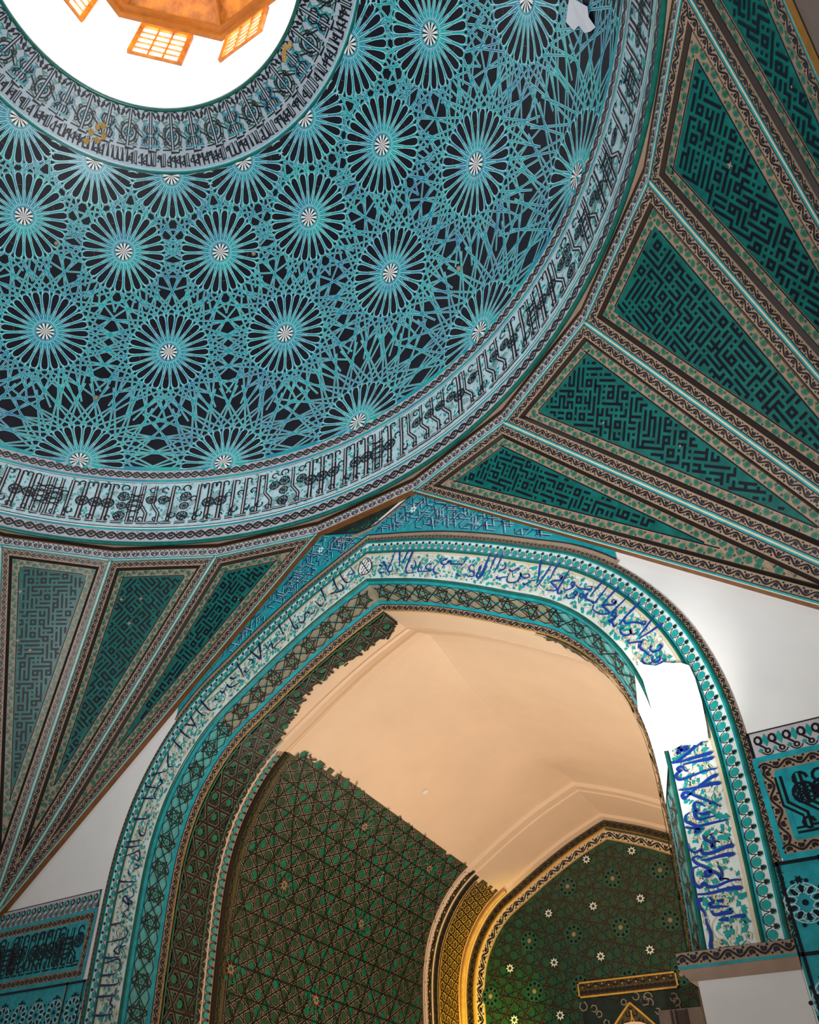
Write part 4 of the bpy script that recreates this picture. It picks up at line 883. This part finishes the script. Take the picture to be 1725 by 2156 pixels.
p = P(f, lambda s, v: s > edge(v)); p.rect(.35 * L, L, 0, w, 'olive', 0, .08, .12)
ins = lambda x, y: .36 * L < x < L and .01 < y < w - .01; bb = (.36 * L, L, 0, w)
hexes(p, ins, bb, .17, .062, 'field_green', 2, 6, alt='emerald')
kagome(p, ins, bb, .17, .018, 'tile_black', 3, (0, 60, 120), .5, 'grout')
kagome(p, ins, bb, .34, .014, 'tile_black', 5, (30, 90, 150), .25)
for x, y in ((2.80, 2.06), (2.78, 3.94), (4.07, .94), (4.07, 2.84), (5.32, 1.87), (5.32, .1)):
    for a in range(10): p.disc(x + .15 * math.cos(a * .6283), y + .15 * math.sin(a * .6283), .045, 'emerald', 6, 6, .028, a * .6283)
    p.star(x, y, .095, 8, 'brick', 6, .5); p.star(x, y, .07, 8, 'cream', 7, .6); p.disc(x, y, .030, 'emerald', 8, 6)
p.done('tile_field', vm, .003)
br = thing('back_rib_tiles', 'gilt edged ribs of scroll and interlace tile curving up beside the end wall', 'tile band', (-2.9, 12.9, 3.3))
ribstrip(12.29, 12.46, lambda p, L, w: (p.rect(0, L, 0, w, 'olive', 0, .1, .1), scroll(p, L, w * .9, 0, 'umber', 'gold')), 'scroll_band', br, .38)
ribstrip(12.48, 12.62, lambda p, L, w: (p.rect(0, L, 0, w, 'olive', 0, .1, .1), guil(p, L, w, 0, 'umber')), 'scroll_band', br, .38)
def dk(p, L, w):
    p.rect(0, L, 0, w, 'olive', 0, .1, .1); i2 = lambda x, y: 0 < x < L and 0 < y < w
    kagome(p, i2, (0, L, 0, w), .15, .026, 'tile_black', 2, (20, 80, 140), .5, 'gold'); p.rect(0, L, 0, .02, 'gold', 6, .1); p.rect(0, L, w - .03, w, 'gold', 6, .1)
ribstrip(12.64, 13.30, dk, 'interlace_band', br, .385)
V, F = [], []; c = vcurve(13.36, -.25, -1, 3.3, 120); c = [tuple(q) for q in c if q[2] < 6.75]; tube(V, F, c, .045, 8); mesh('gilt_moulding', V, F, ['gold'], None, br, True)
# ======================= end wall of the iwan =======================
struct('w', box('wall_end', -4, 4, YB, YB + .4, 0, 9, 'vault_plaster'))
ew = thing('end_wall_mosaic', 'green end wall mosaic of white eight pointed stars and black dotted rosettes', 'mosaic', (0, YB, 3.3))
q = vcurve(YB, -.60, 1, 3.3, 121); arch_x = lambda z: float(np.interp(-z, -q[:, 2], q[:, 0])) if z < q[0, 2] else 0
ins = lambda x, z: 3.35 < z < q[0, 2] - .02 and abs(x) < arch_x(z) - .01
p = P(wallmap(YB - .01))
for a, b in zip(q, q[1:]):
    p.poly([(a[0], a[2]), (b[0], b[2]), (-b[0], b[2]), (-a[0], a[2])], 'field_green', 0)
bb = (-2.5, 2.5, 3.3, 7.5)
kagome(p, ins, bb, .15, .014, 'tile_black', 2, (14, 74, 134), .5, 'leaf2')
kagome(p, ins, bb, .27, .013, 'tile_black', 4, (45, 105, 165), .2, 'olive')
for i in range(-4, 4):
    for j in range(-1, 6):
        x = .395 + .81 * i; z = 7.05 - .775 * j
        if ins(x, z) and not (-.95 < x < .82 and z < 5.25):
            p.disc(x, z, .085, 'field_green', 6, 10); p.star(x, z, .075, 8, 'star_white', 7, .55); p.disc(x, z, .03, 'field_green', 8, 8)
            for a in range(8): p.disc(x + .075 * math.cos(a * .785 + .39), z + .075 * math.sin(a * .785 + .39), .012, 'tile_black', 8, 5)
        x += .405; z -= .39
        if ins(x, z) and not (-.95 < x < .82 and z < 5.0):
            p.disc(x, z, .165, 'field_green', 6, 12); p.star(x, z, .045, 8, 'cream', 8, .6)
            for a in range(9): p.disc(x + .115 * math.cos(a * .698), z + .115 * math.sin(a * .698), .027, 'ink', 8, 6); p.ring(x + .115 * math.cos(a * .698), z + .115 * math.sin(a * .698), .036, .007, 'leaf', 7, 7)
p.done('tile_field', ew, .002)
for sd in (1, -1):
    for o0, o1, nm in ((-.60, -.43, 'scroll_border'), (-.40, -.25, 'scroll_border')):
        f = loft(vcurve(YB - .012, o0, sd), vcurve(YB - .012, o1, sd), (0, 0, 5)); L, w = f.su, f.sv; p = P(f); p.rect(0, L, 0, w, 'beige' if o0 < -.5 else 'olive', 0, .1)
        scroll(p, L, w * .8, .02, 'umber', 'umber'); p.rect(0, L, 0, .018, 'gold', 3, .1); p.done(nm, ew, .002)
    V, F = [], []; tube(V, F, [tuple(z) for z in vcurve(YB - .012, -.415, sd)], .022, 6); mesh('border_moulding', V, F, ['gold' if sd < 0 else 'olive'], None, ew, True)
# niche on the end wall
nc = thing('niche_frame', 'gilt framed niche with carved floral spandrels low on the green end wall', 'niche', (-.07, YB, 3.3))
p = P(wallmap(YB - .035)); x0, x1 = -.87, .73
for a, b in ((x0, 4.93), (x0, 5.16)): pass
p.rect(x0, x1, 4.93, 5.16, 'olive', 0, .1); p.rect(x0, x1, 4.93, 4.955, 'gold', 2, .1); p.rect(x0, x1, 5.135, 5.16, 'gold', 2, .1); p.rect(x0, x0 + .025, 4.93, 5.16, 'gold', 2); p.rect(x1 - .025, x1, 4.93, 5.16, 'gold', 2)
scroll(p, x1 - x0 - .06, .10, 5.04, 'umber', 'gold', None, x0 + .03); guil(p, x1 - x0 - .06, .09, 4.955, 'umber', x0 + .03); p.done('lintel_frieze', nc, .0025)
p = P(wallmap(YB - .02)); AX = -.065; nx = lambda z: .78 * (1 - max(0, (z - 3.9) / .90) ** 1.25) if z > 3.9 else .78
zz = np.linspace(3.3, 4.80, 16)
for sd in (1, -1):
    E2_ = [(AX + sd * nx(z), z) for z in zz]; xo = x1 - .02 if sd > 0 else x0 + .02
    for a, b in zip(E2_, E2_[1:]): p.poly([a, b, (xo, b[1]), (xo, a[1])], 'dark_tile', 0)
    p.poly([(AX, 4.80), (xo, 4.80), (xo, 4.92), (AX, 4.92)], 'dark_tile', 0)
    for i in range(26):
        x = random.uniform(0, .8); z = random.uniform(3.9, 4.88)
        if x > (nx(z) if z < 4.8 else 0) + .05 and x < .76: p.rib(arc(AX + sd * x, z, random.uniform(.03, .07), random.uniform(0, 360), random.uniform(420, 600), 7), .016, 'grout', 2); p.disc(AX + sd * x, z, .018, 'navy', 3, 5)
    p.rib(E2_, .030, 'gold', 4)
    I2 = [(AX + sd * max(0, nx(z - .0) - .16), z - .10) for z in zz]
    for a, b, c, d in zip(E2_, E2_[1:], I2[1:], I2): p.poly([a, b, c, d], 'olive', 1)
    p.rib(I2, .022, 'gold', 4)
    for i in range(12):
        k = 4 + i; k = min(k, 15); m_ = ((E2_[k][0] + I2[k][0]) / 2, (E2_[k][1] + I2[k][1]) / 2); p.rib(arc(m_[0], m_[1], .035, i * 50, i * 50 + 300, 6), .014, 'umber', 3)
p.done('carved_spandrel', nc, .0025)
V, F = [], []
for i, (r, d) in enumerate(((.5, 0), (.45, .12), (.3, .22), (.1, .27), (0, .28))):
    for k in range(13): a = math.pi * k / 12; V.append((AX + r * math.cos(a), YB - .015 - (.03 if i == 0 else .02) + 0 * d, 4.05 + r * .97 * math.sin(a) * (1.02)))
for i in range(4):
    for k in range(12): F.append((i * 13 + k, i * 13 + k + 1, i * 13 + 14 + k, i * 13 + 13 + k))
mesh('plaster_back', V, F, ['vault_plaster'], None, nc)
# grey metal box
gb = thing('metal_box', 'dark grey metal box with ribbed front beside the white pier, before the end wall niche', 'metal box', (.78, 13.2, 4.1))
box('body', .46, 1.10, 13.12, 13.46, 4.05, 4.58, 'steel', gb)
for x in (.64, .70, .86): box('front_rib', x, x + .025, 13.09, 13.13, 4.07, 4.56, 'dark_steel', gb)
box('front_panel', .73, .85, 13.105, 13.125, 4.08, 4.55, 'dark_steel', gb)
# ======================= tile panels beside the arch =======================
def frame_panel(sd, lab, lab2, lab3):
    X = lambda x: sd * x; f = wallmap(YW - .014)
    xa, xb = sorted((X(3.845), X(5.98))); xi, xo = 3.845, 5.98
    bd = thing('cresting_border', lab, 'tile border', (X(4.9), YW, 4.85), 'tile borders on top of the side panels')
    p = P(f); p.rect(xa, xb, 4.735, 4.965, 'frieze', 0, .3); p.rect(xa, xb, 4.735, 4.752, 'ink', 2); q = sorted((X(xi), X(xi + .022))); p.rect(q[0], q[1], 4.735, 4.965, 'ink', 2); p.rect(xa, xb, 4.955, 4.965, 'umber', 2)
    n = 19
    for k in range(n):
        x = X(3.92 + k * .108)
        p.disc(x, 4.885, .034, 'umber', 3, 8, .042); p.disc(x, 4.885, .016, 'frieze', 4, 6, .022); p.disc(x + .054, 4.88, .028, 'aqua', 2, 4, .055); p.rib([(x, 4.85), (x + sd * .05, 4.80)], .014, 'umber', 3)
        p.ring(x + .05, 4.79, .018, .012, 'umber', 3, 7); p.disc(x, 4.80, .02, 'aqua', 2, 4); p.rib(arc(x + .05, 4.80, .045, 200, 340, 5), .008, 'umber', 3)
    p.done('tile_field', bd, .002)
    kp = thing('calligraphy_panel', lab2, 'tile panel', (X(4.9), YW, 4.35), 'knotted script panels beside the arch')
    p = P(f); p.rect(xa, xb, 3.97, 4.73, 'cream', 0, .3)
    for g, w_, m in ((.0, .022, 'turquoise'), (.125, .018, 'turquoise')):
        a0, b0 = xi + g, 3.97 + g; p.rib([(X(a0), b0), (X(xo), b0)], w_ * 2, m, 2); p.rib([(X(a0), 4.73 - g), (X(xo), 4.73 - g)], w_ * 2, m, 2); p.rib([(X(a0 + .01), b0), (X(a0 + .01), 4.73 - g)], w_ * 2, m, 2)
    a0 = sorted((X(xi + .13), X(xo))); p.rect(a0[0], a0[1], 4.105, 4.595, 'turquoise', 1, .3)
    q0 = min(X(xi + .02), X(xo)); scroll(p, xo - xi - .03, .085, 4.625, 'umber', 'umber', None, q0); scroll(p, xo - xi - .03, .085, 3.99, 'umber', 'umber', None, q0)
    g2 = P(lambda s, t, h: f(X(xi + .025) + sd * t, s, h)); scroll(g2, .6, .085, 0, 'umber', 'umber', None, 4.06)
    kufic(p, a0[0] + .02, a0[1] - .03, 4.11, .48, 'ink', 'aqua', 4, .165); p.done('script_field', kp, .002); g2.done('side_border', kp, .002)
    st = thing('star_tile_panel', lab3, 'tile panel', (X(4.9), YW, 3.4), 'black and turquoise star panels beside the arch')
    p = P(f); q = sorted((X(3.765), X(xo))); p.rect(q[0], q[1], 2.2, 3.95, 'turquoise', 0, .3)
    for zt in (3.94, 3.33, 2.72): p.rect(q[0], q[1], zt - .02, zt + .005, 'ink', 5, .3)
    for xx in (3.785, 4.075, 4.09): p.rect(*sorted((X(xx), X(xx + .018))), 2.2, 3.95, 'ink' if xx != 4.09 else 'cream', 5)
    for i in range(6):
        for j in range(5):
            cx, cz = X(3.905 + i * .32 + (j % 2) * .16), 3.648 - j * .31
            if not (3.70 < abs(cx) < 5.9): continue
            p.disc(cx, cz, .022, 'ink', 3, 8)
            for a in range(10):
                t = a * .6283 + .31; p.disc(cx + .095 * math.cos(t), cz + .095 * math.sin(t), .032, 'ink', 3, 6, .017, t); p.ring(cx + .095 * math.cos(t), cz + .095 * math.sin(t), .046, .007, 'straw', 2, 6, .03)
                t2 = t + .314; p.disc(cx + .152 * math.cos(t2), cz + .152 * math.sin(t2), .016, 'ink', 3, 5)
            p.star(cx, cz + .155, .034, 6, 'ink', 4, .5); p.ring(cx, cz, .135, .007, 'straw', 2, 20)
    p.done('tile_field', st, .002)
frame_panel(1, 'white and black cresting border on top of the right hand side panels, under white plaster', 'turquoise panel of knotted black script in a cream scroll frame, right of the arch', 'turquoise panels with black star and petal shapes at the lower right edge')
frame_panel(-1, 'dim cresting border at lower left, under the white plaster triangle', 'dark panel of dense knotted script at lower left, beside the arch', 'dim blue star tile panel at the bottom left corner')
# mustard stripe on the east wall below the fan
V = []; a, b = ringv(5), (6.0, A6)
o = mesh('painted_stripe', [(5.99, b[1], Z0 - .02), (5.99, a[1], Z1 - .02), (5.99, a[1], Z1 - .34), (5.99, b[1] - .2, Z0 - .20)], [(0, 1, 2, 3)], ['mustard']); o['label'] = 'mustard painted stripe on the right hand wall under the fan, top right corner'; o['category'] = 'painted stripe'
